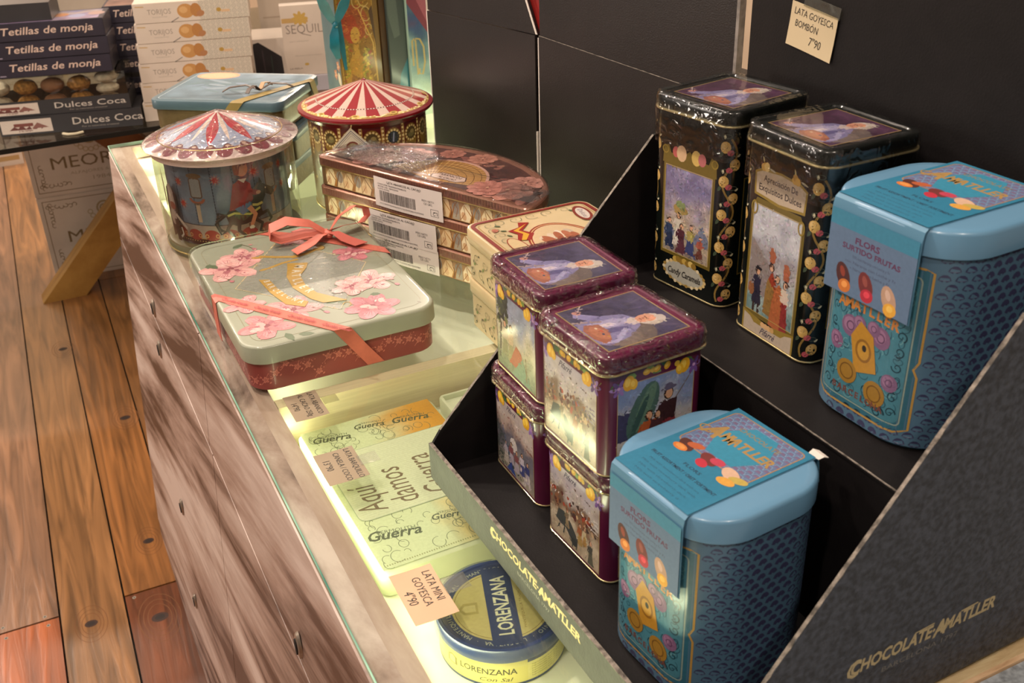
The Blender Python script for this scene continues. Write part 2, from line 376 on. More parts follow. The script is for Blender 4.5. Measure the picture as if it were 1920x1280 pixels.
# ================================================================== the room
def woodmat(name, c1, c2, c3, mapping, rough=.35, coat=.2, bump=.25, p=(.35, .5, .66), tilt=0):
    m = bpy.data.materials.new(name); m.use_nodes = True; n = m.node_tree; b = n.nodes['Principled BSDF']
    t = n.nodes.new('ShaderNodeTexCoord'); mp = n.nodes.new('ShaderNodeMapping'); mp.inputs['Scale'].default_value = mapping; m2 = n.nodes.new('ShaderNodeMapping'); m2.inputs['Rotation'].default_value = (rad(tilt), 0, 0)
    no = n.nodes.new('ShaderNodeTexNoise'); no.inputs['Scale'].default_value = 1; no.inputs['Detail'].default_value = 8; no.inputs['Roughness'].default_value = .62; no.inputs['Distortion'].default_value = .35
    r = n.nodes.new('ShaderNodeValToRGB'); e = r.color_ramp.elements; e[0].position = p[0]; e[0].color = (*lin(c1), 1); e[1].position = p[2]; e[1].color = (*lin(c3), 1)
    x = e.new(p[1]); x.color = (*lin(c2), 1)
    n.links.new(t.outputs['Object'], m2.inputs[0]); n.links.new(m2.outputs[0], mp.inputs[0]); n.links.new(mp.outputs[0], no.inputs['Vector']); n.links.new(no.outputs['Fac'], r.inputs[0]); n.links.new(r.outputs[0], b.inputs['Base Color'])
    bp = n.nodes.new('ShaderNodeBump'); bp.inputs['Strength'].default_value = bump; bp.inputs['Distance'].default_value = .002; n.links.new(no.outputs['Fac'], bp.inputs['Height']); n.links.new(bp.outputs[0], b.inputs['Normal'])
    b.inputs['Roughness'].default_value = rough; b.inputs['Coat Weight'].default_value = coat; b.inputs['Coat Roughness'].default_value = .2; return m
# floor boards
fm = bpy.data.materials.new('floor_boards'); fm.use_nodes = True; n = fm.node_tree; b = n.nodes['Principled BSDF']
a = n.nodes.new('ShaderNodeAttribute'); a.attribute_name = 'ink'; t = n.nodes.new('ShaderNodeTexCoord'); mp = n.nodes.new('ShaderNodeMapping'); mp.inputs['Scale'].default_value = (30, 2.2, 30)
no = n.nodes.new('ShaderNodeTexNoise'); no.inputs['Scale'].default_value = 1; no.inputs['Detail'].default_value = 9; no.inputs['Distortion'].default_value = 1.6
mr = n.nodes.new('ShaderNodeMapRange'); mr.inputs['From Min'].default_value = .3; mr.inputs['From Max'].default_value = .7; mr.inputs['To Min'].default_value = .45; mr.inputs['To Max'].default_value = 1.35; vm = n.nodes.new('ShaderNodeVectorMath'); vm.operation = 'SCALE'
n.links.new(t.outputs['Object'], mp.inputs[0]); n.links.new(mp.outputs[0], no.inputs[0]); n.links.new(no.outputs['Fac'], mr.inputs[0]); n.links.new(a.outputs['Color'], vm.inputs[0]); n.links.new(mr.outputs[0], vm.inputs['Scale']); n.links.new(vm.outputs[0], b.inputs['Base Color'])
bp = n.nodes.new('ShaderNodeBump'); bp.inputs['Strength'].default_value = .35; bp.inputs['Distance'].default_value = .004; n.links.new(no.outputs['Fac'], bp.inputs['Height']); n.links.new(bp.outputs[0], b.inputs['Normal'])
b.inputs['Roughness'].default_value = .33; b.inputs['Coat Weight'].default_value = .35; b.inputs['Coat Roughness'].default_value = .25
V = []; F = []; CC = []
tones = ['#946841', '#865a34', '#7c5535', '#8f6139', '#6f472b']
for i in range(-22, 22):
    x0 = -.300+.1275*i; x1 = x0+.1235
    cuts = {0: [(-3, 6, '#8c623c')], -1: [(-3, -.19, '#9c5226'), (-.185, 6, '#856046')], 1: [(-3, -.19, '#6b3c24'), (-.185, 6, '#8a5a30')]}.get(i)
    if not cuts:
        y = -3+rnd.uniform(-.5, .5); cuts = []
        while y < 6: L = rnd.uniform(1.4, 2.6); cuts.append((y, y+L-.004, rnd.choice(tones))); y += L
    for y0, y1, c in cuts:
        v, f = boxV(x0, x1, y0, y1, -.92, -.9); k = len(V); V += v; F += [tuple(q+k for q in g) for g in f]; CC += [lin(c)]*8
V += boxV(-3.2, 3, -3.3, 6, -.93, -.921)[0]; k = len(CC); F += [tuple(q+k for q in g) for g in boxV(0, 1, 0, 1, 0, 1)[1]]; CC += [(.01, .007, .005)]*8
me = bpy.data.meshes.new('floor'); me.from_pydata(V, [], F); me.update(); at = me.color_attributes.new('ink', 'FLOAT_COLOR', 'POINT'); at.data.foreach_set('color', [q for c in CC for q in (*c, 1.)]); me.materials.append(fm)
fl = bpy.data.objects.new('floor', me); COL.objects.link(fl); fl.rotation_euler = (0, 0, -math.atan(.017)); tag(fl, kind='structure')
A = Art()
for x, y, r in ((-.1, -.02, .012), (-.245, -.24, .013), (-.115, -.285, .017), (-.08, .55, .014), (-.2, 1.05, .013)):
    for k in (4, 3.1, 2.3): A.ring(x, y, r*.62*k, r*k*1.1, r*.10, '#6d4220')
    A.ell(x, y, r, r*.8, '#32190f'); A.ell(x, y, r*.6, r*.45, '#1c0d08')
A.build('wood_knots', plane((0, 0, -.9), (1, 0, 0), (0, 1, 0)), fl, PAPER)
A = Art()
for x, y in ((-.33, -.175), (-.405, -.205), (-.325, -.205), (-.155, -.2), (-.41, -.17)): A.ell(x, y, .004, .004, '#8d8478'); A.ell(x, y, .002, .002, '#3b332c')
A.build('floor_screws', plane((0, 0, -.9), (1, 0, 0), (0, 1, 0)), fl, PAPER)
wallm = mat('wall_plaster', '#d2bda4', .8, var=.12, scale=2)
tag(box('wall_far', -3.2, 3, 4.2, 4.3, -.92, 2.4, wallm), kind='structure')
tag(box('wall_right', 2.2, 2.3, -3.2, 4.2, -.92, 2.4, wallm), kind='structure')

# ================================================================== display counter
WASH = woodmat('whitewashed_wood', '#4a2f22', '#a2887c', '#cdbab0', (9, 1.1, 13), .5, .1, .3, (.40, .50, .62), 14)
RIMW = woodmat('whitewashed_rim', '#9c8171', '#ad9486', '#bfa99b', (30, 5, 30), .5, .05, .2)
TANW = woodmat('raw_pine_edge', '#b8946f', '#d6b48e', '#e8cda8', (20, 90, 90), .6, 0, .3)
LINER = mat('white_case_liner', '#e6e6cf', .55, var=.02)
K = .078; YN = -1.711; XB = .76
cn = thing('display_counter', (0, 0, -.9), 0, 'long whitewashed wooden display counter with a lit glass-topped case', 'counter')
def cpart(name, fn, *a, **k): o = fn(name, *a, **k); o.parent = cn; o.location = (0, 0, .9); return o
cpart('front_panel', prism, [(.0, -.006), (-.9*K, -.9), (-.9*K+.02, -.9), (.02, -.03), (.02, -.006)], 'y', YN, 0, WASH)
for y in (0, YN+.018): cpart('end_panel', prism, [(.021, -.03), (-.9*K+.021, -.899), (XB-.02, -.899), (XB-.02, -.03)], 'y', y-.018, y-.0005, WASH)
cpart('back_panel', box, XB-.02, XB, YN, 0, -.9, -.03, WASH)
cpart('rim_board', box, .002, .0385, YN+.004, -.002, -.028, -.0065, RIMW)
for y0, y1, mm_ in ((-.013, -.003, RIMW), (YN+.004, YN+.018, TANW)): cpart('rim_board', box, .0387, XB-.002, y0, y1, -.028, -.0065, mm_)
cpart('rim_board', box, .722, XB-.002, YN+.019, -.014, -.028, -.0065, RIMW)
cpart('pine_edging', box, .01, XB, YN-.0042, YN-.0002, -.04, .0005, TANW)
cpart('case_floor', box, .022, .738, YN+.02, -.02, -.074, -.062, LINER)
cpart('case_wall', boxes, [(.0225, .030, YN+.02, -.02, -.0619, -.0285), (.728, .7375, YN+.02, -.02, -.0619, -.0285), (.0305, .7275, -.028, -.0205, -.0619, -.0285), (.0305, .7275, YN+.0205, YN+.028, -.0619, -.0285)], LINER)
dm = mat('pale_divider_wood', '#d9c9a6', .5, var=.05, stretch=(1, 30, 30))
cpart('divider_bar', box, .0395, .7215, -1.075, -1.056, -.0619, -.0075, dm)
cpart('divider_bar', box, .0395, .7215, -.30, -.292, -.0619, -.02, LINER)
for y0 in (-.515, -1.38): cpart('led_strip', box, .0305, .0345, y0-.42 if y0 > -1 else -1.67, y0+.47 if y0 > -1 else -1.09, -.036, -.029, mat('led_cover', '#fbffe0', .4))
def inc(t, o=0.): return -K*t-o
for y0, y1, a, c in ((-.842, -.003, .010, .1785), (-1.712, -.845, .010, .1785), (-.858, -.003, .1815, .86), (-1.712, -.861, .1815, .86)):
    d = cpart('drawer_front' if a < .1 else 'cupboard_door', prism, [(inc(a), -a), (inc(a, .0018), -a-.0006), (inc(c, .0018), -c+.0006), (inc(c), -c)], 'y', y0, y1, WASH)
pl = mat('pewter_pull', '#a89a8c', .35, .7, var=.1); hole = mat('keyhole_black', '#120d0b', .8)
for y, z in ((-.426, -.155), (-.44, -.224), (-1.28, -.155), (-.505, -.705), (-.478, -.516)):
    o = cpart('drawer_pull', loft, [[(inc(-z, .0020+q), y+w*math.sin(2*PI*i/16), z+w*2.1*math.cos(2*PI*i/16)) for i in range(16)] for q, w in ((0, .0085), (.003, .0075), (.004, .005))], pl)
    h = loft('finger_hole', [[(inc(-z, .0027+q), y+w*math.sin(2*PI*i/16), z+w*2.3*math.cos(2*PI*i/16)) for i in range(16)] for q, w in ((.003, .0046), (.0045, .0044))], hole, o)
# glass top; its polished green edge is coloured paler for the LED light it carries
ge = bpy.data.materials.new('green_glass_edge'); ge.use_nodes = True; b = ge.node_tree.nodes['Principled BSDF']; b.inputs['Base Color'].default_value = (*lin('#5fae90'), 1); b.inputs['Roughness'].default_value = .15; b.inputs['Transmission Weight'].default_value = .35; b.inputs['Coat Weight'].default_value = .5
no = ge.node_tree.nodes.new('ShaderNodeTexNoise'); no.inputs['Scale'].default_value = 9; rp = ge.node_tree.nodes.new('ShaderNodeValToRGB'); rp.color_ramp.elements[0].color = (*lin('#4a9080'), 1); rp.color_ramp.elements[1].color = (*lin('#c4f4dd'), 1); rp.color_ramp.elements[0].position = .35; rp.color_ramp.elements[1].position = .65
tcn = ge.node_tree.nodes.new('ShaderNodeTexCoord'); ge.node_tree.links.new(tcn.outputs['Object'], no.inputs[0]); ge.node_tree.links.new(no.outputs['Fac'], rp.inputs[0]); ge.node_tree.links.new(rp.outputs[0], b.inputs['Base Color'])
gt = thing('counter_glass_top', (0, 0, -.006), 0, 'clear glass sheet covering the lit counter, with a green polished edge', 'glass top')
mesh('glass_sheet', [(-.001, YN, .006), (XB, YN, .006), (XB, .001, .006), (-.001, .001, .006)], [(0, 1, 2, 3)], GLASS, gt)
boxes('polished_edge', [(-.0018, -.0002, YN, .001, .0003, .0059), (-.001, XB, .001, .0025, .0003, .0059)], ge, gt)
tag(box('stone_worktop', .05, 1.2, -2.4, YN-.0048, -.05, -.002, mat('speckled_stone', '#a9b2ba', .5, var=.25, scale=180, bump=.3)), 'pale grey speckled stone worktop beyond the near end of the counter', 'worktop')

# ================================================================== inside the lit case
# flat patterned tin with a paper label
pt = thing('patterned_biscuit_tin', (.131, -1.228, -.062), rad(1), 'flat cream tin with grey line drawings, amber at one end, under the glass', 'tin')
rloft('tin_body', .158, .262, .010, [(-.003, 0), (0, .003), (0, .022), (0, .028), (-.002, .030), (-.006, .031)], mat('cream_tin', '#c9cdaa', .45), pt)
A = Art(); A.wash(-.125, -.074, .125, .074, 30, 18, ['#bcbf95', '#c3c59a'], .05, 30)
for i in range(14):   # amber staining of the print, towards +x
    pass
V = []; cs = []; Fq = []
for j in range(13):
    for i in range(27):
        u = -.1275+.255*i/26; v = -.0755+.151*j/12; k = min(max((v+.005)/.05+noise.noise(Vector((u*40, v*40, 2)))*.5, 0), 1)
        k *= 1 if (u < -.06) else (1 if u > .055 else 0)
        c0 = lin('#bfc79e'); c1 = lin('#c98f2c' if u < 0 else '#d0b060'); V.append((u, v)); cs.append(tuple(p+(q-p)*k for p, q in zip(c0, c1)))
for j in range(12):
    for i in range(26): a = j*27+i; Fq.append((a, a+1, a+28, a+27))
A.add(V, Fq, cs)
INKG = '#5b6448'
r2 = random.Random(3)
for i in range(80):
    u = r2.choice([r2.uniform(-.122, -.075), r2.uniform(.055, .122)]); v = r2.uniform(-.07, .07); r = r2.uniform(.004, .009); a = r2.uniform(0, 360)
    A.ring(u, v, r, r*.8, .0006, INKG, 14, a, a+r2.uniform(150, 300))
for u, v, s in ((-.098, -.045, .016), (-.104, .0, .013), (-.094, .045, .016), (.088, -.045, .020), (.085, .012, .013), (.098, .045, .014)):
    A.text('Guerra', u, v-.004, s, '#4a5238', 78, bold=.02, shear=.2, sx=.9); A.text('VERMOUTH', u-.008, v, s*.36, INKG, 78); A.ring(u+.012, v, .006, .005, .0006, INKG)
for i in range(60): A.rect(.1215, -.073+i*.00245, .1235, -.0718+i*.00245, '#8b8f62')
A.build('printed_lid', top(.0312), pt)
B = Art(); B.rrect(-.008, .004, .122, .148, .010, '#c3c6a6'); B.frame(-.069, -.07, .053, .078, .0008, '#9aa587', .010)
for i in range(36): B.line([(-.064+i*.0033, -.066), (-.064+i*.0033, .074)], .0003, '#a9b492')
for k, (w, x) in enumerate((('Aquí', -.052), ('damos', -.018), ('Guerra', .018))): B.text(w, .044, x, .040, '#6d5b40', 180, 'l', sx=.62, shear=.12, vy=-.35)
# label text runs away from the viewer
lab = B.build('paper_label', lambda u, v, h: ((v, -u, .0316+h)), pt, PAPER)
# second plain tray beside it
tag(rloft('shallow_white_tray', .19, .24, .006, [(-.002, 0), (0, .002), (0, .020), (-.001, .022), (-.004, .022), (-.005, .016)], mat('white_tray', '#e3e6c8', .5), None), 'plain white tray lying beside the patterned tin under the glass', 'tray'); bpy.data.objects['shallow_white_tray'].location = (.318, -1.205, -.062)
# round butter tin
bt = thing('round_butter_tin', (.1286, -1.455, -.062), 0, 'round yellow butter tin with a navy band, under the glass by the pink price note', 'tin')
NAVY = '#1f3158'; YEL = '#b9ac63'
lathe('tin_body', [(.052, 0), (.0545, .002), (.0545, .029), (.0535, .031)], mat('butter_tin_yellow', '#c2b768', .35, coat=.4, var=.03), bt)
lathe('lid_rim', [(.0553, .028), (.0566, .030), (.0566, .040), (.0558, .042), (.053, .042), (.052, .0405), (.002, .0405)], mat('navy_enamel', '#2a3f72', .3, coat=.5, var=.05), bt, cap0=False)
A = Art(); A.ell(0, 0, .0515, .0515, NAVY, n=48); A.ell(0, 0, .0425, .0425, '#b3a868', n=48); A.ring(0, 0, .0405, .0405, .0006, '#7c6a2b', 48)
A.arc('LORENZANA · MANTEQUILLA COM SAL · MANTEIGA COM SAL · COMPRE PATRIMONIO · ', 0, 0, .0446, .0055, '#a9ad92', 200, -160)
A.poly([(-.047, -.0125), (.047, -.0125), (.047, .0125), (-.047, .0125)], NAVY); A.fit('LORENZANA', 0, -.0065, .072, .013, '#cfcfa8', bold=.02)
A.fit('MANTEQUILLA TRADICIONAL', 0, -.018, .06, .0022, '#7c6a2b'); A.text('Con Sal', .012, -.033, .014, '#4d4a2a', shear=.35, rot=12)
A.poly([(-.008, .020), (.006, .020), (.006, .032), (-.001, .037), (-.008, .032)], '#9e9250'); A.poly([(-.005, .022), (.003, .022), (.003, .031), (-.001, .034), (-.005, .031)], '#b8ad70')
A.build('lid_print', plane((0, 0, .0406), (math.cos(rad(72)), math.sin(rad(72)), 0), (-math.sin(rad(72)), math.cos(rad(72)), 0)), bt)
A = Art(); A.at(.008, 0, 0, 1, .66); A.rect(-.17, .0022, .17, .006, NAVY); A.poly([(.016, .006), (.075, .006), (.075, .043), (.016, .043)], '#c5bb74'); A.rect(.016, .036, .055, .042, NAVY)
A.fit('LORENZANA', -.018, .022, .05, .0095, '#3c3a20', bold=.015); A.text('Con Sal', -.012, .0105, .009, '#3c3a20', shear=.3)
for i in range(6): A.fit('Ingredientes leite sal fermentos lacticos', .045, .030-i*.0038, .050, .0018, '#55532c')
A.poly([(-.058, .018), (-.047, .018), (-.047, .030), (-.0525, .034), (-.058, .030)], '#6e6530'); A.poly([(-.056, .0195), (-.049, .0195), (-.049, .029), (-.0525, .032), (-.056, .029)], '#c2b768')
A.build('side_print', cyl(.0545, rad(-118)), bt, maxlen=.004)
wr = lathe('plastic_wrap', [(.0575, .024), (.0575, .0425), (.045, .0432), (.02, .0434), (.001, .0434)], WRAPS, bt, cap0=False, n=60); wrinkle(wr, .0006, 60, 3)

# ================================================================== price notes (paper with hand lettering, stuck down with tape)
def note(loc, rz, w, h, lines, paper, label, tape, vertical=None, curl=.002):
    t = thing('price_note', loc, rz, label, 'price note')
    n = 7; V = []; F = []
    for j in range(n):
        for i in range(n):
            u = -w/2+w*i/(n-1); v = -h/2+h*j/(n-1); z = .0004+curl*((i/(n-1)-.5)*(j/(n-1)-.5))**2*4
            V.append((u, v, z))
    k = len(V); V += [(a, b, c+.00025) for a, b, c in V]
    for j in range(n-1):
        for i in range(n-1): a = j*n+i; F += [(a, a+n, a+n+1, a+1), (k+a, k+a+1, k+a+n+1, k+a+n)]
    for i in range(n-1):
        for a, b in ((i, i+1), ((n-1)*n+i+1, (n-1)*n+i), ((i+1)*n, i*n), (i*n+n-1, (i+1)*n+n-1)): F.append((a, b, b+k, a+k))
    mesh('paper_sheet', V, F, paper, t, True)
    A = Art()
    for s, x, y, sz, r in lines: A.text(s, x, y, sz, '#2b2622', r, 'l', sx=.8, shear=.08, bold=-.004)
    A.build('handwriting', lambda u, v, hh: (u, v, .0008+hh+curl*((u/w)*(v/h))**2*4), t, PAPER)
    x0, x1, y0, y1 = tape; tp = box('sticky_tape', x0, x1, y0, y1, .0012, .0015, TAPE, t)
    if vertical is not None: t.rotation_euler = vertical
    return t
tan = mat('tan_note_paper', '#9b8a72', .8, var=.05); pink = mat('peach_note_paper', '#d3ae8e', .8, var=.04); cream = mat('cream_note_paper', '#c9b795', .8, var=.04)
# notes on the glass read along the counter: right = -y, up = +x
note((.065, -1.097, 0), rad(-90), .056, .037, [('LATA ABANICO', -.025, .008, .0085, 0), ('AL CACAO 250g', -.026, -.003, .0085, 0), ('14"90', -.01, -.014, .0095, 0)], tan, 'small tan handwritten price note beside the front edge of the pink gift tin', (-.008, .008, .019, .036))
note((.064, -1.224, 0), rad(-90), .057, .041, [('LATA BARQUILLO', -.026, .010, .0085, 0), ('CANELA / COCO', -.024, -.002, .0085, 0), ('13"90', -.014, -.015, .0105, 0)], tan, 'tan handwritten price note over the corner of the flat patterned tin', (-.008, .010, .018, .038))
note((.067, -1.435, 0), rad(-91), .066, .038, [('LATA MINI', -.026, .008, .0105, 0), ('GOYESCA', -.022, -.003, .0105, 0), ('4"90', -.008, -.015, .012, 0)], pink, 'peach handwritten price note half covering the round butter tin', (-.010, .010, .018, .040))

# ================================================================== pink and green gift tin
g = thing('gift_tin', (.1321, -.8894, 0), rad(.26), 'flat gift tin with grey-green floral lid, dark pink sides and coral ribbon', 'tin')
rloft('tin_base', .222, .316, .026, [(-.003, 0), (0, .0025), (0, .0415)], mat('dusty_red_enamel', '#883a36', .45, coat=.25, var=.05), g)
rloft('tin_lid', .2303, .3243, .029, [(0, .0365), (.0004, .037), (0, .0555), (-.0008, .0572), (-.0025, .0582), (-.006, .0582)], mat('sage_enamel', '#969985', .42, coat=.3, var=.03), g, cap0=False)
A = Art(); r2 = random.Random(5)
for i in range(70):
    s = -.26+i*.0122; v = r2.uniform(.008, .032); c = '#bb6a5c'
    A.line([(s-.006, v-.007), (s, v), (s+.003, v+.007)], .0006, c); A.flower(s, v, .0038, c, '#9c4a42', 5, r2.uniform(0, 70), '#883a36'); A.ell(s+.005, v-.004, .0016, .0009, c, 40, 8); A.ell(s-.005, v+.003, .0016, .0009, c, -40, 8)
    for q in range(4): A.ell(s+.006+r2.uniform(-.003, .003), v+.005+r2.uniform(-.004, .004), .0007, .0007, c, 0, 6)
A.build('floral_side_print', wrapmap(.222, .316, .026), g, maxlen=.006)
A = Art()   # lid: u = along the counter (right), v = across; u = -y, v = x
A.frame(-.148, -.101, .148, .101, .0007, '#8b8468', .018)
gl = '#9c9b8c'
DI = [(-.1253, -.001), (.0009, .0797), (.1138, .0086), (-.0036, -.0863)]
A.poly(DI, '#8f9084')
for i in range(260):
    a, b = r2.random(), r2.random(); p = [DI[0][k]+(DI[1][k]-DI[0][k])*a+(DI[3][k]-DI[0][k])*b for k in (0, 1)]
    if all((DI[(q+1) % 4][0]-DI[q][0])*(p[1]-DI[q][1])-(DI[(q+1) % 4][1]-DI[q][1])*(p[0]-DI[q][0]) < 0 for q in range(4)): A.ell(p[0], p[1], .0006, .0006, r2.choice(['#c9c8b8', '#75746a', '#b5a777']), 0, 5)
A.line(DI+[DI[0]], .002, '#a7936a'); A.line(DI+[DI[0]], .0008, '#d9cba6')
PK = ['#c98f8d', '#c27f80', '#d3a19c', '#b9737a']
for x, y, r, n in ((-.0656, -.078, .036, 5), (-.095, -.055, .027, 5), (.0564, .066, .030, 5), (.062, .040, .024, 5), (.1249, .044, .031, 6), (.112, -.078, .031, 5), (.086, -.040, .032, 5), (.045, -.088, .024, 5), (-.036, .075, .026, 5), (-.115, .02, .018, 4)):
    A.flower(x, y, r, r2.choice(PK), '#a9646e', n, r2.uniform(0, 72), '#8e4a52')
    for k in range(3): A.ell(x+r2.uniform(-r, r)*.5, y+r2.uniform(-r, r)*.5, r*.22, r*.14, r2.choice(['#dab4ad', '#d4a8a2']), r2.uniform(0, 180), 8)
for x, y, l, rot in ((-.09, -.098, .017, 20), (-.080, -.103, .015, 160), (.140, -.064, .022, 10), (.150, -.052, .018, 70), (.092, -.002, .018, 100), (.10, .010, .016, 120), (.094, .052, .013, 70), (-.13, -.06, .018, 120)): A.leaf(x, y, l, .009, '#5f6e52', rot)
for x, y in ((-.127, -.04), (.10, -.012), (.07, .086), (-.04, -.09)):
    A.line([(x-.012, y-.008), (x, y), (x+.013, y+.004)], .0009, '#6b5a44'); A.ell(x+.013, y+.005, .004, .0028, '#b9737a', 20, 8); A.ell(x-.004, y+.004, .003, .002, '#c98f8d', 60, 8)
GD = '#b5903f'
A.dabs(-.145, .145, -.10, .10, 2600, .0022, .10, .0022, 11)
# gilt figure reaching over the banner
A.line([(-.0856, -.036), (-.072, -.016), (-.0616, .004)], .006, GD); A.line([(-.0422, -.036), (-.05, -.015), (-.052, .006)], .005, GD)
A.ell(-.083, -.040, .007, .003, GD, 60); A.ell(-.042, -.041, .006, .003, GD, 100); A.line([(-.0616, .0), (-.064, .02), (-.071, .036)], .009, GD, .006); A.ell(-.074, .041, .008, .007, '#b79a5c'); A.ring(-.074, .041, .0085, .0075, .001, '#8a6a33')
A.poly([(-.045, -.010), (-.034, .014), (-.02, .008), (.0, -.006), (.03, -.008), (.058, -.002), (.0955, .0239), (.088, -.004), (.070, -.014), (.03, -.024), (-.005, -.022), (-.03, -.014)], GD)
for ch, x, y, r in (('M', -.030, -.004, -28), ('A', -.017, -.011, -22), ('T', -.004, -.015, -12), ('L', .010, -.018, -3), ('L', .021, -.019, 4), ('E', .035, -.0165, 14), ('R', .050, -.0125, 20)): A.text(ch, x, y, .0155, '#c9c4b4', r, bold=.03, sx=.8)
A.poly([(-.014, -.055), (-.008, -.043), (.02, -.041), (.055, -.034), (.076, -.018), (.088, -.026), (.070, -.044), (.03, -.052)], GD)
for i, ch in enumerate('BARCELONA'): A.text(ch, -.004+i*.0098, -.0505+i*i*.00034, .0105, '#c9c4b4', -2+i*4.2, bold=.03, sx=.8)
A.ring(.105, .02, .006, .005, .0012, GD, 16, 0, 260)
A.build('lid_print', top(.0583), g)
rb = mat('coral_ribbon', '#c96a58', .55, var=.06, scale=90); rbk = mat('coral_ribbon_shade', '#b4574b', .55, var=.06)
z = .0593
strip('ribbon', [(-.1166, .004, .006), (-.1166, .0035, .030), (-.1164, .0025, z-.002), (-.112, .001, z), (-.06, -.070, z), (.004, -.1655, z), (.0055, -.1635, z-.002), (.0225, -.1635, .03), (.041, -.1590, .003)],
      [(-.1166, -.022, .006), (-.1166, -.021, .030), (-.1164, -.0215, z-.002), (-.112, -.0215, z), (-.067, -.0895, z), (-.015, -.1635, z), (-.0145, -.1635, z-.002), (.0035, -.1635, .03), (.021, -.1590, .003)], .0007, rb, g)
A = Art(); dx = (.108, -.168); L = math.hypot(*dx)
for i in range(4): A.text('Chocolate Amatller', .03+i*.05, -.0035, .008, '#a8303a', al='c', sx=.62, bold=.01, shear=.25)
d = Vector((.116, -.167, 0)).normalized(); e = Vector((-d.y, d.x, 0)); o0 = Vector((-.112, -.0105, z+.0012))
A.build('ribbon_print', lambda u, v, h: tuple(o0+d*u+e*v+Vector((0, 0, h))), g, PAPER)
strip('ribbon', [(.0, .1640, .03), (.0, .1640, z-.002), (.0025, .160, z), (.06, .106, z), (.1165, .030, z), (.1178, .03, z-.002), (.1178, .034, .02)], [(-.022, .1640, .03), (-.022, .1640, z-.002), (-.018, .160, z), (.05, .090, z), (.1165, .008, z), (.1178, .008, z-.002), (.1178, .012, .02)], .0007, rb, g)
# bow
bc = Vector((.062, .097, z+.004))
def loop(a, L, w, hgt, tilt, closed=True, mm=rb):
    d = Vector((math.cos(a), math.sin(a), 0)); s = Vector((-d.y, d.x, 0)); P = []
    if closed: prof = [(0, 0), (.3, .8), (.7, 1.15), (1, .8), (1.03, .3), (.85, .0), (.4, .15), (0, .1)]
    else: prof = [(0, .3), (.25, .5), (.55, .15), (.8, .05), (1, .0)]
    LL = []; RR = []
    for i, (p, q) in enumerate(prof):
        c = bc+d*L*p+Vector((0, 0, hgt*q)); ww = w*(.35+.65*min(p*2, 1)); LL.append(c+s*ww/2+d*(.0 if closed or i < len(prof)-1 else .006)); RR.append(c-s*ww/2+Vector((0, 0, tilt)))
    strip('bow_loop' if closed else 'ribbon_tail', LL, RR, .0006, mm, g)
loop(rad(170), .075, .017, .022, .006); loop(rad(15), .062, .017, .024, .006); loop(rad(-150), .062, .017, .012, .0, False); loop(rad(-60), .055, .018, .014, .0, False, rbk); loop(rad(128), .05, .016, .012, .0, False, rbk)
mesh('bow_knot', [tuple(bc+Vector((math.cos(a)*.007*math.cos(b), math.sin(a)*.008*math.cos(b), .002+.006*math.sin(b)))) for b in (-1.4, -.7, 0, .7, 1.4) for a in [i*PI/5 for i in range(10)]], [(j*10+i, j*10+(i+1) % 10, (j+1)*10+(i+1) % 10, (j+1)*10+i) for j in range(4) for i in range(10)], rb, g, True)
# plastic film over the far half of the lid
A = rloft('clear_film', .2325, .19, .029, [(.0005, .036), (.0008, .058), (-.002, .0605), (-.02, .061), (-.06, .0612)], WRAPS, g, cap0=False, cap1=True, n=9); A.location = (0, .07, 0); wrinkle(A, .0010, 35, 4)

# ================================================================== carousel tins
def scallop(A, n, v0, v1, c):
    for i in range(n):
        a = 360/n*i; w = 360/n*.47
        A.poly([(a+w*math.cos(rad(t)), v0-(v0-v1)*math.sin(rad(t))) for t in range(0, 181, 20)], c)
# near one: clear tub, pale blue cone lid
c1 = thing('clear_carousel_tub', (.115, -.5584, .0004), 0, 'clear plastic tub of a merry-go-round with pale blue star-pattern cone lid', 'tin')
PH = math.atan2(-.905, -.426)
R1, RB, ZB, ZA = .1005, .1102, .149, .1863
tub = lathe('clear_tub', [(.094, 0), (R1, .004), (R1, ZB-.004)], CLEAR, c1, cap0=False, cap1=False, n=96)
lathe('tub_base', [(.003, .0005), (R1-.004, .0005), (R1-.0015, .004), (R1-.004, .012), (R1-.012, .014), (.003, .014)], mat('smoky_base', '#8b7d5c', .3, coat=.5, var=.1), c1, cap0=False, cap1=False)
lathe('gilt_foot', [(R1+.0006*math.cos(a), .0035+.0012*math.sin(a)) for a in [i*PI/3 for i in range(6)]], GOLD, c1, closed=True)
dr = lathe('inner_drum', [(.086, .0145), (.086, ZB-.003)], mat('drum_blue', '#7c8796', .4, coat=.3, var=.06), c1, cap0=False, cap1=False)
A = Art(); H0 = .015; H1 = ZB-.004
A.wash(-.135, .045, .135, H1, 40, 14, ['#6d7a8e', '#7b889b', '#5d6678'], .06, 30)
A.rect(-.135, .020, .135, .045, '#a4938c'); A.rect(-.135, H0, .135, .024, '#4c2222'); A.line([(-.135, .0455), (.135, .0455)], .0012, '#3d3136')
A.rect(-.135, .024, .135, .0252, '#b58a4c')
for i in range(60): A.ell(-.134+i*.0046, .0205, .0009, .0009, '#c9a566', 0, 6)
for i in range(9): A.line([(-.12+i*.030, .046), (-.122+i*.030, H1)], .0012, '#4d5566')
for i in range(9):
    for k in range(22): A.rect(-.1213+i*.030, .049+k*.0045, -.1199+i*.030, .0505+k*.0045, '#2e2f3c')
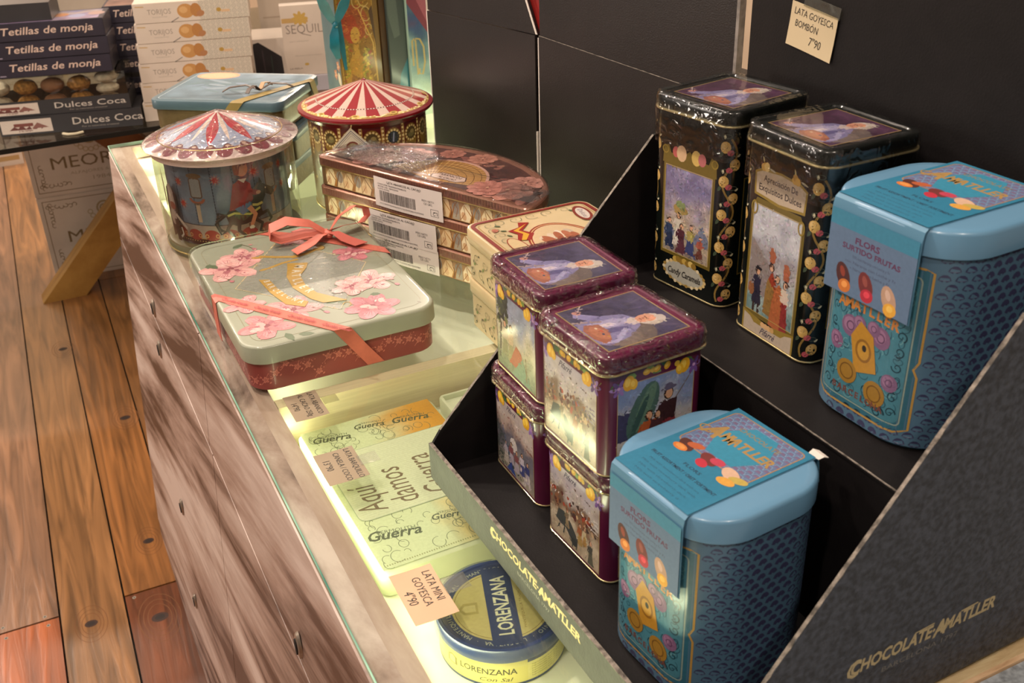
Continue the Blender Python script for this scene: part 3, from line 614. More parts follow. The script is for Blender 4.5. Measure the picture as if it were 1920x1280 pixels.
for x, y in ((-.055, .108), (-.052, .076), (.005, .113), (.06, .118), (.063, .09), (-.108, .105), (-.105, .074), (.11, .115), (.112, .085)):
    for k in range(12): a = k*30; A.poly([(x+.0018*math.cos(rad(a-40)), y+.0018*math.sin(rad(a-40))), (x+.0088*math.cos(rad(a)), y+.0088*math.sin(rad(a))), (x+.0018*math.cos(rad(a+40)), y+.0018*math.sin(rad(a+40)))], '#c98a72' if k % 2 else '#b8483e')
    A.ell(x, y, .0035, .0035, '#b23c36')
for x in (-.026, .086):
    A.rrect(x, .101, .019, .030, .004, '#98989a'); A.frame(x-.0095, .086, x+.0095, .116, .0018, '#6b5549', .004); A.ell(x, .119, .012, .004, '#7d6248'); A.ring(x, .087, .013, .010, .004, '#a3614c', 24, 190, 350); A.rect(x-.003, .050, x+.003, .078, '#b7a08c'); A.rect(x-.005, .076, x+.005, .079, '#6f5b50')
for i in range(9):
    x = -.12+i*.027; A.ell(x, .030, .0115, .0085, '#9c3f36'); A.ring(x-.008, .029, .003, .003, .0012, '#cba069', 12); A.ring(x+.008, .029, .003, .003, .0012, '#cba069', 12)
for i in range(11): A.ell(-.13+i*.026, H1, .0125, .007, '#6a2a33')
A.build('drum_print', cyl(.086, PH), c1, maxlen=.006)
# painted riders in front of the drum
A = Art(); HB = '#2b2524'
def horse(A, x, y, s, c, mane, saddle):
    P = lambda L: [(x+a*s, y+b*s) for a, b in L]
    A.poly(P([(-.30, .02), (-.34, .16), (-.24, .26), (.08, .24), (.20, .32), (.30, .28), (.34, .10), (.22, .0), (0, -.05), (-.18, -.06)]), c)
    A.poly(P([(.14, .22), (.20, .46), (.30, .62), (.42, .60), (.44, .40), (.34, .24), (.30, .16)]), c)
    A.poly(P([(.28, .62), (.36, .66), (.60, .50), (.64, .42), (.56, .36), (.42, .44), (.32, .50)]), c)
    A.poly(P([(.33, .64), (.36, .76), (.41, .64)]), c)
    for L in ([(.24, .06), (.44, .10), (.50, -.06), (.44, -.10)], [(.16, .02), (.30, -.10), (.24, -.24), (.30, -.26)], [(-.24, .04), (-.34, -.12), (-.24, -.26), (-.30, -.36)], [(-.12, .0), (-.14, -.16), (-.04, -.26), (-.10, -.34)]): A.line(P(L), .075*s, c, .045*s)
    for k in range(5): A.line(P([(-.32, .16), (-.46-.02*k, .20-.05*k), (-.50+.01*k, .0-.05*k), (-.44+.02*k, -.14)]), .035*s, mane if k % 2 else c)
    A.line(P([(.20, .44), (.26, .56), (.33, .66)]), .05*s, mane); A.ell(x+.46*s, y+.53*s, .015*s, .015*s, '#d8c9b0', 0, 6)
    A.poly(P([(-.18, .10), (-.12, .28), (.06, .26), (.10, .08), (-.04, .02)]), saddle); A.line(P([(-.30, .14), (-.18, .18), (.10, .12), (.30, .20)]), .04*s, '#b9b35e'); A.line(P([(.16, .28), (.26, .26), (.36, .28)]), .045*s, '#c2b66a')
A.rect(.037, .017, .043, .055, '#6a4030')
horse(A, .034, .058, .062, HB, '#55423c', '#39543f')
A.poly([(.018, .072), (.026, .102), (.036, .108), (.045, .100), (.046, .082), (.038, .074)], '#8c2f33'); A.line([(.036, .098), (.046, .090), (.052, .088)], .006, '#8c2f33'); A.ell(.053, .088, .003, .0022, '#c98e72')
A.poly([(.024, .074), (.042, .080), (.044, .072), (.032, .066)], '#56749c'); A.line([(.040, .074), (.046, .064), (.040, .052)], .0062, '#c98468', .004); A.ell(.040, .050, .003, .0022, '#d8d0c8'); A.ell(.041, .046, .005, .0022, '#8c2f33', -10)
A.poly([(.032, .107), (.042, .107), (.038, .102)], '#ddd2c8'); A.ell(.0375, .118, .0072, .0085, '#c98e72'); A.poly([(.029, .112), (.028, .122), (.034, .130), (.043, .128), (.0455, .122), (.036, .121), (.034, .112)], '#7c3330')
for i_, (V_, F_, c_, l_) in enumerate(A.sh): A.sh[i_] = ([((u-.034)*1.28+.040, (v-.058)*1.28+.050) for u, v in V_], F_, c_, l_)
A.build('painted_rider', cyl(.092, PH), c1, maxlen=.006)
# white horse seen from the front, left
A = Art()
A.poly([(-.088, .020), (-.094, .070), (-.088, .096), (-.074, .102), (-.064, .090), (-.066, .066), (-.072, .030)], '#43262a'); A.poly([(-.086, .058), (-.083, .100), (-.074, .104), (-.066, .082), (-.071, .056)], '#9d8b86')
A.line([(-.080, .098), (-.078, .078), (-.074, .070)], .006, '#cbb9ae'); A.line([(-.068, .090), (-.066, .070), (-.070, .062)], .004, '#2e2226'); A.ell(-.076, .070, .008, .006, '#8a4136'); A.ell(-.079, .052, .009, .012, '#a8968e'); A.line([(-.07, .058), (-.058, .048), (-.05, .040)], .005, '#b8a89e'); A.rect(-.077, .017, -.068, .050, '#3a2023'); A.line([(-.062, .040), (-.060, .030), (-.066, .024)], .003, '#c9bdb2')
A.poly([(-.104, .064), (-.108, .118), (-.101, .114), (-.097, .098), (-.096, .06)], '#7c4a30')
A.build('painted_white_horse', cyl(.092, PH), c1, maxlen=.006)
ph = PH
lathe('cone_lid', [(R1+.001, ZB-.012), (R1+.0022, ZB-.002), (RB-.001, ZB-.0005), (RB, ZB+.0005), (.0044, ZB+.0005+(ZA-ZB-.0005)*.96), (.0034, ZA), (.0005, ZA+.0012)], mat('lid_pale_enamel', '#c7b3ab', .25, coat=.6, var=.03), c1, cap0=False, n=160)
lathe('gilt_ring', [(RB*.80+.0008*math.cos(a), ZB+(ZA-ZB)*.2+.0006+.0008*math.sin(a)) for a in [i*PI/3 for i in range(6)]], GOLD, c1, closed=True)
A = Art(); A.rect(-180, .22, 180, .99, '#8f97ab'); scallop(A, 22, .215, .035, '#6d1526'); A.rect(-180, .18, 180, .235, '#5f1f25')
for i in range(22): a = -176+i*16.36; A.poly([(a-5.5+11*k/8, .235+.075*math.sin(PI*k/8)) for k in range(9)], '#5c2420'); A.ell(a, .262, 2.4, .018, '#b79a86', 0, 8)
for i in range(8):
    a = 2+i*45
    A.poly([(a-22.5, .36), (a-12, .995), (a-33, .995)], '#cdb9ab')
    A.poly([(a, .28), (a+13, .66), (a+12, .995), (a-12, .995), (a-13, .66)], '#a52a35'); A.line([(a, .32), (a, .98)], .8, '#c97a72'); A.line([(a, .30), (a, .22)], .9, '#7c4048')
A.build('lid_print', cone(RB, ZB+.0005, ZA, ph), c1, maxlen=2.5)
wr = lathe('plastic_wrap', [(RB-.004, ZB-.006), (RB+.001, ZB), (RB*.9, ZB+.006), (RB*.75, ZB+.0115), (RB*.55, ZB+.019), (RB*.35, ZB+.0262), (RB*.15, ZB+.034), (.002, ZA+.002)], LIDW, c1, cap0=False, n=110)
for v in wr.data.vertices:
    a = math.atan2(v.co.y, v.co.x); r = math.hypot(v.co.x, v.co.y); v.co.z += .0011*noise.noise(Vector((a*9, r*10, 0)))+.0006
# far one: red and white striped lid
c2 = thing('red_striped_carousel_tin', (.3502, -.5183, 0), 0, 'round tin with a red and white striped cone lid and a square paper tag', 'tin')
R2, RB2, ZB2, ZA2 = .0951, .1055, .1545, .1913
lathe('tin_body', [(.089, 0), (R2-.003, .004), (R2-.003, ZB2-.006)], mat('ornate_gold_enamel', '#5f4420', .3, coat=.5, var=.2, scale=60), c2)
A = Art(); Rb = R2-.003; r2 = random.Random(9)
A.rect(-.14, .10, .14, .148, '#5d1219'); A.rect(-.14, .144, .14, .150, '#d7bfa6'); A.rect(-.14, .006, .14, .10, '#77603a')
for i in range(9):
    x = -.134+i*.0335
    A.rect(x-.0028, .088, x+.0028, .143, '#b1833f')
    for k in range(9): A.ell(x, .092+k*.006, .0019, .0022, '#efd9a0', 0, 8)
    x += .01675; A.ell(x, .122, .0135, .0150, '#8a6427'); A.poly([(x-.013, .112), (x+.013, .112), (x+.008, .100), (x, .095), (x-.008, .100)], '#93702f')
    A.ell(x, .122, .0095, .0095, '#161a35' if i in (5,) else '#5d4a2c')
    if i not in (5,): A.ell(x, .120, .007, .004, '#7d7248', 10); A.ell(x+.002, .124, .004, .003, '#a28d5a')
    else: A.line([(x-.001, .115), (x+.001, .129)], .0022, '#8f93b8')
    for k in range(14): a = k*2*PI/14; A.ell(x+.0112*math.cos(a), .122+.0112*math.sin(a), .0019, .0019, '#e9cf92', 0, 8)
for i in range(120): A.ell(r2.uniform(-.13, .13), r2.uniform(.008, .094), r2.uniform(.001, .006), r2.uniform(.001, .004), r2.choice(['#a88545', '#4d3a20', '#8f9a70', '#6d5430', '#c7b070', '#3e4a3c']), r2.uniform(0, 180), 8)
A.build('ornament_print', cyl(Rb, PH), c2, maxlen=.006)
lathe('gilt_foot', [(Rb+.001+.0008*math.cos(a), .004+.0012*math.sin(a)) for a in [i*PI/3 for i in range(6)]], GOLD, c2, closed=True)
red = mat('cherry_enamel', '#7d0f18', .22, coat=.7, var=.04)
lathe('striped_lid', [(R2-.0025, ZB2-.014), (R2-.001, ZB2-.008), (RB2-.002, ZB2-.005), (RB2, ZB2-.0025), (RB2-.0004, ZB2), (.0042, ZB2+(ZA2-ZB2)*.96), (.0034, ZA2), (.0005, ZA2+.001)], red, c2, cap0=False, n=160)
A = Art()
for i in range(16):
    a = i*22.5+2; A.poly([(a-5, .03), (a+5, .03), (a+5, .99), (a-5, .99)], '#c2a99b')
    A.poly([(a+5, .03), (a+17.5, .03), (a+17.5, .99), (a+5, .99)], '#8c0f1a')
A.rect(-180, .005, 180, .060, '#74101a'); A.rect(-180, .060, 180, .085, '#a8843f')
for i in range(200):
    a = -180+i*1.8; A.ell(a, .072+.035*r2.random(), 1.3, .014, r2.choice(['#d5bc7c', '#b8944e', '#e5d49c']), 0, 7)
for i in range(10): A.ell(i*36-3, .115, 4, .034, '#c8a655'); A.ell(i*36-3, .12, 2.2, .02, '#8d6b2e'); A.ell(i*36+4, .10, 3, .02, '#dcc688')
A.rect(-180, .270, 180, .292, '#4d1418')
for i in range(110): A.ell(-180+i*3.27, .281, .95, .0085, '#e6d3c4', 0, 8)
A.build('lid_print', cone(RB2-.0004, ZB2, ZA2, PH), c2, maxlen=2.5)
tgx = lambda u, v, h: (Rb*math.cos(PH)+.013*math.cos(PH)+(-math.sin(PH))*(u-.012)+math.cos(PH)*(h+.0008), Rb*math.sin(PH)+.013*math.sin(PH)+math.cos(PH)*(u-.012)+math.sin(PH)*(h+.0008), .1165+v)
tg = mesh('paper_tag', [tgx(u, v, h) for h in (-.0006, 0) for u, v in ((0, -.030), (.030, 0), (0, .030), (-.030, 0))], [(0, 3, 2, 1), (4, 5, 6, 7), (0, 1, 5, 4), (1, 2, 6, 5), (2, 3, 7, 6), (3, 0, 4, 7)], mat('tag_paper', '#c9bba8', .6, var=.03), c2)
A = Art()
for k, c in ((.026, '#5a5668'), (.0245, '#c9bba8'), (.0225, '#5a5668'), (.0215, '#c9bba8'), (.0185, '#8d7f86'), (.0178, '#cbbeac')): A.poly([(0, -k), (k, 0), (0, k), (-k, 0)], c)
A.ell(.001, -.001, .0105, .0105, '#6b2a20'); A.ell(.001, -.001, .0078, .0078, '#8f8155'); A.ell(0, -.003, .005, .003, '#c4b287'); A.ell(.002, .001, .003, .004, '#5c4a34')
A.build('tag_print', tgx, tg, PAPER)
pth = [(tgx(0, .030-.003, .0005)), (tgx(.002, .036, -.004)), (tgx(.001, .043, -.010))]
strip('gold_cord', [Vector(p)+Vector((-.001, 0, 0)) for p in pth], [Vector(p)+Vector((.001, 0, 0)) for p in pth], .0012, GOLD, c2)

# ================================================================== stack of three fan-shaped tins
fa = math.atan2(-.9, .435); FB = []
for i in range(40): t = PI*i/39; FB.append((.190*math.cos(t), .144*math.sin(t)**.93))
def fan_ring(o):
    # offset of the half-ellipse, corners rounded
    P = [Vector(p) for p in FB]; out = []
    c = Vector((0, .05))
    n = len(P)
    for i in range(n):
        a = P[i-1] if i else P[-1]; b = P[(i+1) % n]; t = (b-a).normalized(); N = Vector((t.y, -t.x)); p = P[i]+N*o
        out.append(p)
    res = []
    for i in range(n):
        if i in (0, n-1):
            a = out[i-1]; b = out[(i+1) % n]; p = out[i]
            for k in range(5):
                s = k/4; q0 = p+(a-p).normalized()*.010; q1 = p+(b-p).normalized()*.010; res.append(((1-s)**2*q0+2*s*(1-s)*p+s*s*q1))
        else: res.append(out[i])
    return res
def fan(prof, name, m, par, **k): return loft(name, [[(p.x, p.y, z) for p in fan_ring(o)] for o, z in prof], m, par, **k)
fbase = mat('bronze_enamel', '#8d6a4c', .28, .25, coat=.5, var=.2, scale=30); flid = mat('rose_bronze_enamel', '#9b6b58', .25, .35, coat=.5, var=.12, scale=40)
ft = thing('fan_shaped_tin', (.308, -.8275, 0), fa, 'fan-shaped bronze tin, bottom one of the stack of three', 'tin', 'stacked fan-shaped tins')
HF = .0433
fan([(-.004, 0), (-.002, .002), (-.002, .030)], 'tin_base', fbase, ft)
fan([(-.0002, .0292), (.0002, .030), (-.0002, .0308)], 'gilt_edge', GOLD, ft, cap0=False, cap1=False)
fan([(-.001, .0305), (0, .031), (0, .0415), (-.0015, .043), (-.004, .0433), (-.007, .0425)], 'tin_lid', flid, ft, cap0=False)
A = Art(); r2 = random.Random(4)
A.rect(-.176, .002, .176, .029, '#a8835a')
for i in range(10):
    x = -.160+i*.036; A.poly([(x-.015, .003), (x-.016, .016), (x-.010, .026), (x-.002, .0285), (x+.004, .020), (x+.002, .003)], r2.choice(['#e0cda6', '#d8bd92', '#e6d6b4'])); A.poly([(x+.006, .003), (x+.008, .016), (x+.013, .028), (x+.018, .028), (x+.019, .003)], r2.choice(['#d8bd92', '#ccb490', '#a39a88']))
    A.ell(x+.012, .018, .0065, .0085, '#8c857c', 10); A.ell(x-.010, .010, .004, .006, '#c9a27a', 20)
    for k in range(3): A.line([(x+.002*k, .0025), (x+.003+.002*k, .012), (x-.006+.008*k, .0215), (x-.012+.014*k, .0285)], .0022, r2.choice(['#8f5c26', '#6d4220', '#a87434']), .0008)
    A.line([(x-.016, .004), (x-.008, .014), (x-.010, .024)], .0009, '#8a5526'); A.line([(x+.008, .027), (x+.016, .018), (x+.012, .006)], .0009, '#8a5526')
A.build('vine_print', plane((0, .001, 0), (-1, 0, 0), (0, 0, 1)) if False else (lambda u, v, h: (u, .00195-h, v)), ft)
A = Art()
for i in range(74): A.rect(-.178+i*.00482, .033, -.1753+i*.00482, .0405, '#6d4236')
A.line([(-.18, .0415), (.18, .0415)], .0008, '#c69a84')
A.build('fluted_lid_print', lambda u, v, h: (u, -.00002-h, v), ft)
ft2 = dup(ft, (.308, -.8275, HF+.0002), fa+rad(.4), 'fan-shaped bronze tin, middle one of the stack of three')
ft3 = dup(ft, (.3085, -.828, 2*HF+.0004), fa, 'fan-shaped bronze tin on top of the stack, rose-brown fan picture lid in shiny film')
# picture on the top lid: u along the straight side, v across
A = Art(); Z = .0436
R = [tuple(p) for p in fan_ring(-.013)]; A.poly(R, '#4a2824')
zone = lambda: (lambda u: (u, r2.uniform(.016, .82*.142*math.sqrt(max(1-(u/.186)**2, 0)))))(r2.uniform(-.165, .165))
for i in range(120):
    x, y = zone(); A.ell(x, y, r2.uniform(.003, .016), r2.uniform(.002, .007), r2.choice(['#7d4a42', '#8f5c50', '#3b2020', '#a87464', '#55302c', '#996a58', '#2e1a1c']), r2.uniform(0, 180), 9)
A.dabs(-.17, .17, .012, .13, 2200, .0026, .30, .0016, 12)
# painted open fan with basket-work ribs
cx, cy = .012, .016
A.poly([(cx+.078*math.cos(rad(t)), cy+.078*math.sin(rad(t))) for t in range(10, 171, 8)]+[(cx-.012, cy), (cx+.012, cy)], '#a87c48')
for t in range(12, 172, 7): A.line([(cx+.02*math.cos(rad(t)), cy+.02*math.sin(rad(t))), (cx+.078*math.cos(rad(t)), cy+.078*math.sin(rad(t)))], .0014, '#d0a765')
for r in (.03, .04, .05, .06, .07): A.ring(cx, cy, r, r, .0009, '#6f4a24', 30, 10, 170)
A.ring(cx, cy, .080, .080, .004, '#c49a8a', 30, 8, 172)
for x, y, r, c1_, c2_ in ((-.115, .045, .036, '#b98276', '#8c5a50'), (-.075, .075, .030, '#b07c72', '#7d4a44'), (.125, .040, .034, '#b57e70', '#8a564c'), (.10, .030, .026, '#a86e62', '#7c4a40'), (.02, .118, .02, '#a5705f', '#74463c'), (.13, .072, .025, '#a9786c', '#6d4038'), (-.03, .112, .018, '#996254', '#6a3c34')): A.flower(x, y, r, c1_, c2_, 9, r2.uniform(0, 40), '#d3a78c'); A.flower(x, y, r*.6, c1_, c2_, 7, 0, '#d3a78c')
A.poly([(.0, .034), (.01, .046), (.052, .046), (.060, .034), (.050, .024), (.006, .024)], '#4a2a24'); A.poly([(.002, .034), (.011, .0445), (.051, .0445), (.058, .034), (.049, .0255), (.007, .0255)], '#cdb6ac')
A.fit('ABANICOS', .029, .0375, .038, .0055, '#3a2420', bold=.02); A.fit('AL CACAO', .030, .0285, .030, .0055, '#3a2420', bold=.02); A.ell(-.014, .026, .013, .004, '#c3aca2')
for i in range(0): pass
A.build('fan_picture', lambda u, v, h: (u, v, .0426+h), ft3)
wr = fan([(.0008, .024), (.0012, .043), (-.002, .0455), (-.012, .0462), (-.035, .0464), (-.06, .0464)], 'shrink_wrap', WRAPS, ft3, cap0=False, cap1=True)
# denser crinkled patch where the film is gathered
def patch(name, x0, x1, y0, y1, z, amp, f, par, n=46, m=None, seed=0):
    V = []; F = []
    for j in range(n+1):
        for i in range(n+1):
            x = x0+(x1-x0)*i/n; y = y0+(y1-y0)*j/n; e = min(i, j, n-i, n-j)/n; V.append((x, y, z+amp*abs(noise.noise(Vector((x*f, y*f, seed))))*min(e*6, 1)))
    for j in range(n):
        for i in range(n): a = j*(n+1)+i; F.append((a, a+1, a+n+2, a+n+1))
    return mesh(name, V, F, m or WRAP, par, True)
patch('gathered_film', -.168, -.02, .008, .088, .0467, .005, 150, ft3, m=CRINKLE)
# bar-code stickers
stk = mat('sticker_paper', '#d2c8c4', .55, var=.02)
def sticker(x0, x1, z0, z1, tilt, label, y=-.0022, gap=0.):
    t = thing('barcode_sticker', (.308, -.8275, 0), fa, label, 'sticker', 'bar-code stickers on the fan tins'); w = x1-x0; h = z1-z0
    P = lambda u, v, d: (x0+u, y-gap-d-.0015*math.sin(u/w*PI*1.3), z0+v+tilt*u)
    n = 8; V = [P(w*i/n, h*j, d) for d in (0, .0003) for j in (0, 1) for i in range(n+1)]; k = n+1; F = []
    for i in range(n): F += [(i, i+1, k+i+1, k+i), (2*k+i, 3*k+i, 3*k+i+1, 2*k+i+1), (i, 2*k+i, 2*k+i+1, i+1), (k+i, k+i+1, 3*k+i+1, 3*k+i)]
    F += [(0, k, 3*k, 2*k), (n, 3*k-1, 4*k-1, 2*k-1)]
    mesh('sticker_sheet', V, F, stk, t, True); A = Art(); K_ = '#2b2626'
    A.fit('LATA ABANICOS AL CACAO', w*.46, h*.86, w*.50, .0030, K_, bold=.015); A.line([(w*.22, h*.84), (w*.70, h*.84)], .0004, K_)
    A.fit('CONSUMIR PREFERENTEMENTE', w*.28, h*.755, w*.44, .0022, K_); A.fit('ANTES DEL 28/02/2025', w*.22, h*.675, w*.32, .0022, K_); A.fit('LOTE 02905', w*.15, h*.595, w*.18, .0022, K_)
    A.text('PESO NETO', w*.80, h*.56, .0040, K_); A.text('120 GRS.', w*.80, h*.46, .0042, K_)
    x = w*.08; r3 = random.Random(2)
    while x < w*.62: b_ = r3.choice([.0003, .0005, .0008, .001]); A.rect(x, h*.20, x+b_, h*.56, K_); x += b_+r3.choice([.0004, .0006, .0009])
    A.fit('(01)18437020046957(15)250228(10)02905', w*.40, h*.09, w*.66, .0022, K_)
    A.frame(w*.83, h*.12, w*.94, h*.36, .0005, K_); A.ring(w*.88, h*.21, .0022, .0022, .0007, K_, 14, 60, 330); A.line([(w*.87, h*.27), (w*.92, h*.27), (w*.92, h*.17)], .001, K_)
    A.build('sticker_print', lambda u, v, d: P(u, v, d+.0004), t, PAPER)
sticker(-.074, .049, .0815, .1235, .0, 'white bar-code sticker on the straight side of the top fan tin')
sticker(-.092, .035, .034, .0735, -.0, 'white bar-code sticker on the middle fan tin', gap=.001)
sticker(-.088, .036, .0006, .0365, .0, 'white bar-code sticker on the bottom fan tin, nearest the glass', gap=.0005)

# ================================================================== two rolled-biscuit tins
bb = mat('biscuit_tin_cream', '#c4b088', .3, coat=.5, var=.06)
bi = thing('biscuit_tin', (.386, -1.112, 0), rad(.5), 'cream rolled-biscuit tin, lower one of the two beside the black display', 'tin', 'stacked rolled-biscuit tins')
BW, BD, BR, BH = .166, .226, .016, .0645
rloft('tin_base', BW-.004, BD-.004, BR, [(-.002, 0), (0, .002), (0, .046)], bb, bi)
bead('gilt_edge', BW-.003, BD-.003, BR, .0465, .0011, BRASS, bi)
rloft('tin_lid', BW, BD, BR, [(-.0005, .047), (0, .048), (0, .062), (-.001, .064), (-.003, .0645), (-.006, .064)], bb, bi, cap0=False)
A = Art(); r2 = random.Random(12)
def scroll(A, x, y, r, c, a0=0, s=1, w=.0007):
    P = [(x+s*r*(1-t/26)*math.cos(rad(a0+t*20)), y+r*(1-t/26)*math.sin(rad(a0+t*20))) for t in range(24)]; A.line(P, w, c, w*.5)
for i in range(17):
    s = -.20+i*.023; scroll(A, s, .014, .008, '#59604a', r2.uniform(0, 360)); scroll(A, s+.011, .032, .007, '#59604a', r2.uniform(0, 360), -1); A.ell(s+.006, .024, .003, .0018, '#7a8a55', 40, 8)
    for k in range(3): A.ell(s+r2.uniform(-.008, .008), r2.uniform(.006, .04), .0022, .0011, '#4d5540', r2.uniform(0, 180), 7)
    scroll(A, s+.004, .055, .0055, '#59604a', r2.uniform(0, 360))
A.rect(-.10, .008, -.085, .012, '#b5391f'); A.rect(-.10, .012, -.085, .015, '#d9a52e'); A.rect(-.22, .0625, .2, .0638, '#a88252')
A.build('scroll_side_print', wrapmap(BW-.003, BD-.003, BR), bi, maxlen=.008)
bi2 = dup(bi, (.386, -1.112, BH+.0003), rad(.5), 'cream rolled-biscuit tin with red-bordered picture lid, upper one of the two')
A = Art(); U, Vv = .113, .083
A.frame(-U+.004, -Vv+.004, U-.004, Vv-.004, .0052, '#7a1f16', .014); A.frame(-U+.0115, -Vv+.0115, U-.0115, Vv-.0115, .0008, '#b08348', .009)
for i in range(12):
    for sg in (-1, 1):
        x = -.092+i*.0165; scroll(A, x, sg*.058, .0085, '#606750', r2.uniform(0, 360), sg); A.ell(x+.006, sg*.050, .004, .0018, '#55603f', r2.uniform(0, 90), 8)
        if i % 3 == 1: A.ell(x, sg*.058, .005, .004, '#a5654c'); A.ell(x+.003, sg*.060, .003, .002, '#8a4a38')
for s_ in (-1, 1):
    for k in range(5): scroll(A, s_*.094, -.045+k*.022, .009, '#606750', k*70, s_)
A.ell(.008, 0, .073, .044, '#8a2a1c', n=40); A.ell(.008, 0, .0705, .0418, '#c9ac78', n=40); A.ell(.008, 0, .069, .0405, '#8a2a1c', n=40); A.ell(.008, 0, .067, .0388, '#c8b08c', n=40)
for i in range(40): A.ell(.008+r2.uniform(-.045, .045), r2.uniform(-.026, .026), r2.uniform(.006, .013), r2.uniform(.003, .006), r2.choice(['#cbb9a4', '#b7a490', '#d3c4b2']), r2.uniform(-30, 30), 9)
for i in range(34):
    x = .010+r2.uniform(-.036, .036); y = r2.uniform(-.020, .018); a = r2.uniform(-35, 35); A.ell(x, y, .012, .0048, r2.choice(['#8a4a35', '#9c5a3e', '#a8664a', '#7a3c2c']), a, 12); A.ell(x+.009*math.cos(rad(a)), y+.009*math.sin(rad(a)), .0032, .0042, '#c58c6c', a, 8); A.ell(x+.009*math.cos(rad(a)), y+.009*math.sin(rad(a)), .0016, .0022, '#5d2a1e', a, 6)
A.poly([(-.078, -.012), (-.060, -.030), (-.045, -.022), (-.03, -.034), (-.036, -.048), (-.052, -.040), (-.066, -.046), (-.070, -.030), (-.084, -.024)], '#8f1d16')
A.poly([(-.076, -.017), (-.062, -.034), (-.046, -.028), (-.032, -.039), (-.034, -.044), (-.050, -.034), (-.064, -.040), (-.070, -.028)], '#c99a2e')
A.ell(-.02, -.054, .026, .010, '#8a2a1c'); A.ell(-.02, -.054, .0245, .0088, '#c4ad84')
A.ell(-.084, .050, .019, .012, '#7a2b1f', -25, 24) if False else None
A.ell(-.072, .058, .024, .0105, '#7a2b1f', -10, 24); A.ell(-.072, .058, .018, .0072, '#c9bdb4', -10, 20); A.fit('Delicias', -.072, .0555, .026, .006, '#4a3a5c', shear=.2, rot=-10)
A.build('lid_picture', top(.0648), bi2)

# ================================================================== three grey-blue tins at the far end
tb = mat('teal_grey_lid', '#4d656f', .4, coat=.15, var=.08); tk = mat('khaki_embossed', '#6f5f3e', .45, .3, coat=.2, var=.12, scale=60, bump=.3, bscale=140)
bg_ = thing('grey_blue_tin', (.1985, -.2985, 0), rad(-37), 'grey-blue lidded tin, bottom one of the far stack', 'tin', 'stacked grey-blue tins')
GW, GD, GR, GH = .230, .184, .020, .050
rloft('tin_base', GW-.008, GD-.008, GR, [(-.002, 0), (0, .002), (0, .036)], tk, bg_)
rloft('tin_lid', GW, GD, GR, [(-.0004, .035), (0, .036), (0, .048), (-.001, .0495), (-.004, .05)], tb, bg_, cap0=False)
gr = mat('ochre_ribbon', '#8f7a45', .5, .1, var=.08)
strip('ribbon', [(.02, -GD/2-.0006, .002), (.035, -GD/2-.0012, .030), (.052, -GD/2-.0012, .0495), (.054, -GD/2, .0508), (GW/2, .035, .0508), (GW/2+.001, .036, .0495), (GW/2+.001, .050, .02)], [(-.002, -GD/2-.0006, .002), (.013, -GD/2-.0012, .030), (.030, -GD/2-.0012, .0495), (.032, -GD/2+.003, .0508), (GW/2-.004, .055, .0508), (GW/2+.001, .056, .0495), (GW/2+.001, .070, .02)], .0007, gr, bg_)
bg2 = dup(bg_, (.206, -.303, GH+.001), rad(-34.5), 'grey-blue lidded tin, middle one of the far stack')
bg3 = dup(bg_, (.1985, -.2985, 2*GH+.002), rad(-37), 'grey-blue tin with peach oval and brown twig bow, topmost of the far stack')
A = Art(); A.wash(-.104, -.082, .104, .082, 24, 16, ['#43565f', '#5a6e7a', '#4c626c', '#667986'], .18, 18); A.frame(-.104, -.082, .104, .082, .0014, '#8a9aa0', .01)
for i in range(40): A.ell(rnd.uniform(-.08, .08), rnd.uniform(-.06, .06), rnd.uniform(.01, .03), rnd.uniform(.002, .006), rnd.choice(['#667788', '#3f545e', '#72818a', '#50666c']), rnd.uniform(-40, 40), 10)
A.ell(-.062, .066, .038, .022, '#c88a66', 5, 24); A.ell(-.062, .066, .032, .017, '#cf9876', 5, 24)
A.build('lid_picture', plane((0, 0, .0502), (1, 0, 0), (0, 1, 0)), bg3, PAPER)
bw = mat('twig_brown', '#4a3526', .5, var=.2); V = Vector
for a, L in ((20, .055), (200, .06), (75, .03), (250, .03)):
    d = Vector((math.cos(rad(a)), math.sin(rad(a)), 0)); s = Vector((-d.y, d.x, 0)); c0 = Vector((.055, -.03, .053)); prof = [(0, .1), (.35, .9), (.8, .7), (1, .2)]
    strip('bow_loop', [c0+d*L*p+V((0, 0, .012*q))+s*.004 for p, q in prof], [c0+d*L*p+V((0, 0, .012*q))-s*.004 for p, q in prof], .001, bw if a != 75 else mat('straw', '#b08e68', .6), bg3)

# ================================================================== black card display with two steps
TA = rad(1.464); TX, TY = .1361, -1.2875
def tw(x, y, z=0): return (TX+x*math.cos(TA)-y*math.sin(TA), TY+x*math.sin(TA)+y*math.cos(TA), z)
WD = .4202; SX = .1771; HX = .348; SL = 1.10; TL = .040; ZS = .1726
tr = thing('card_display', (TX, TY, 0), TA, 'black card stepped display holding the purple, black and blue tins', 'display stand')
LIPM = mat('lip_lit_card', '#4a4b44', .6, var=.12, scale=70, bump=.2, bscale=300)  # black card, greyed in colour for the case light falling on the lip
SIDEM = mat('speckled_black_card', '#2b2c31', .5, var=.3, scale=210, bump=.4, bscale=260, col2='#464a54')
prof = [(.0035, .0005), (.0035, TL), (.012, TL+.006), (HX, TL+SL*HX), (HX, .0005)]
prism('side_panel', [(.0035, .0005), (.0035, TL), (.012, TL+.012), (.246, .301), (.262, .303), (HX, .303), (HX, .0005)], 'y', .0002, .0032, BLACKCARD, tr)
prism('side_panel', [(.0035, .0005), (.0035, TL-.012), (.012, .036), (.229, .303), (HX, .303), (HX, .0005)], 'y', -WD, -WD+.003, SIDEM, tr)
box('front_lip', 0, .0033, -WD, .0032, .0005, TL, LIPM, tr)
box('lower_floor', .0036, SX, -WD+.0032, 0, .0055, .0078, BLACKCARD, tr)
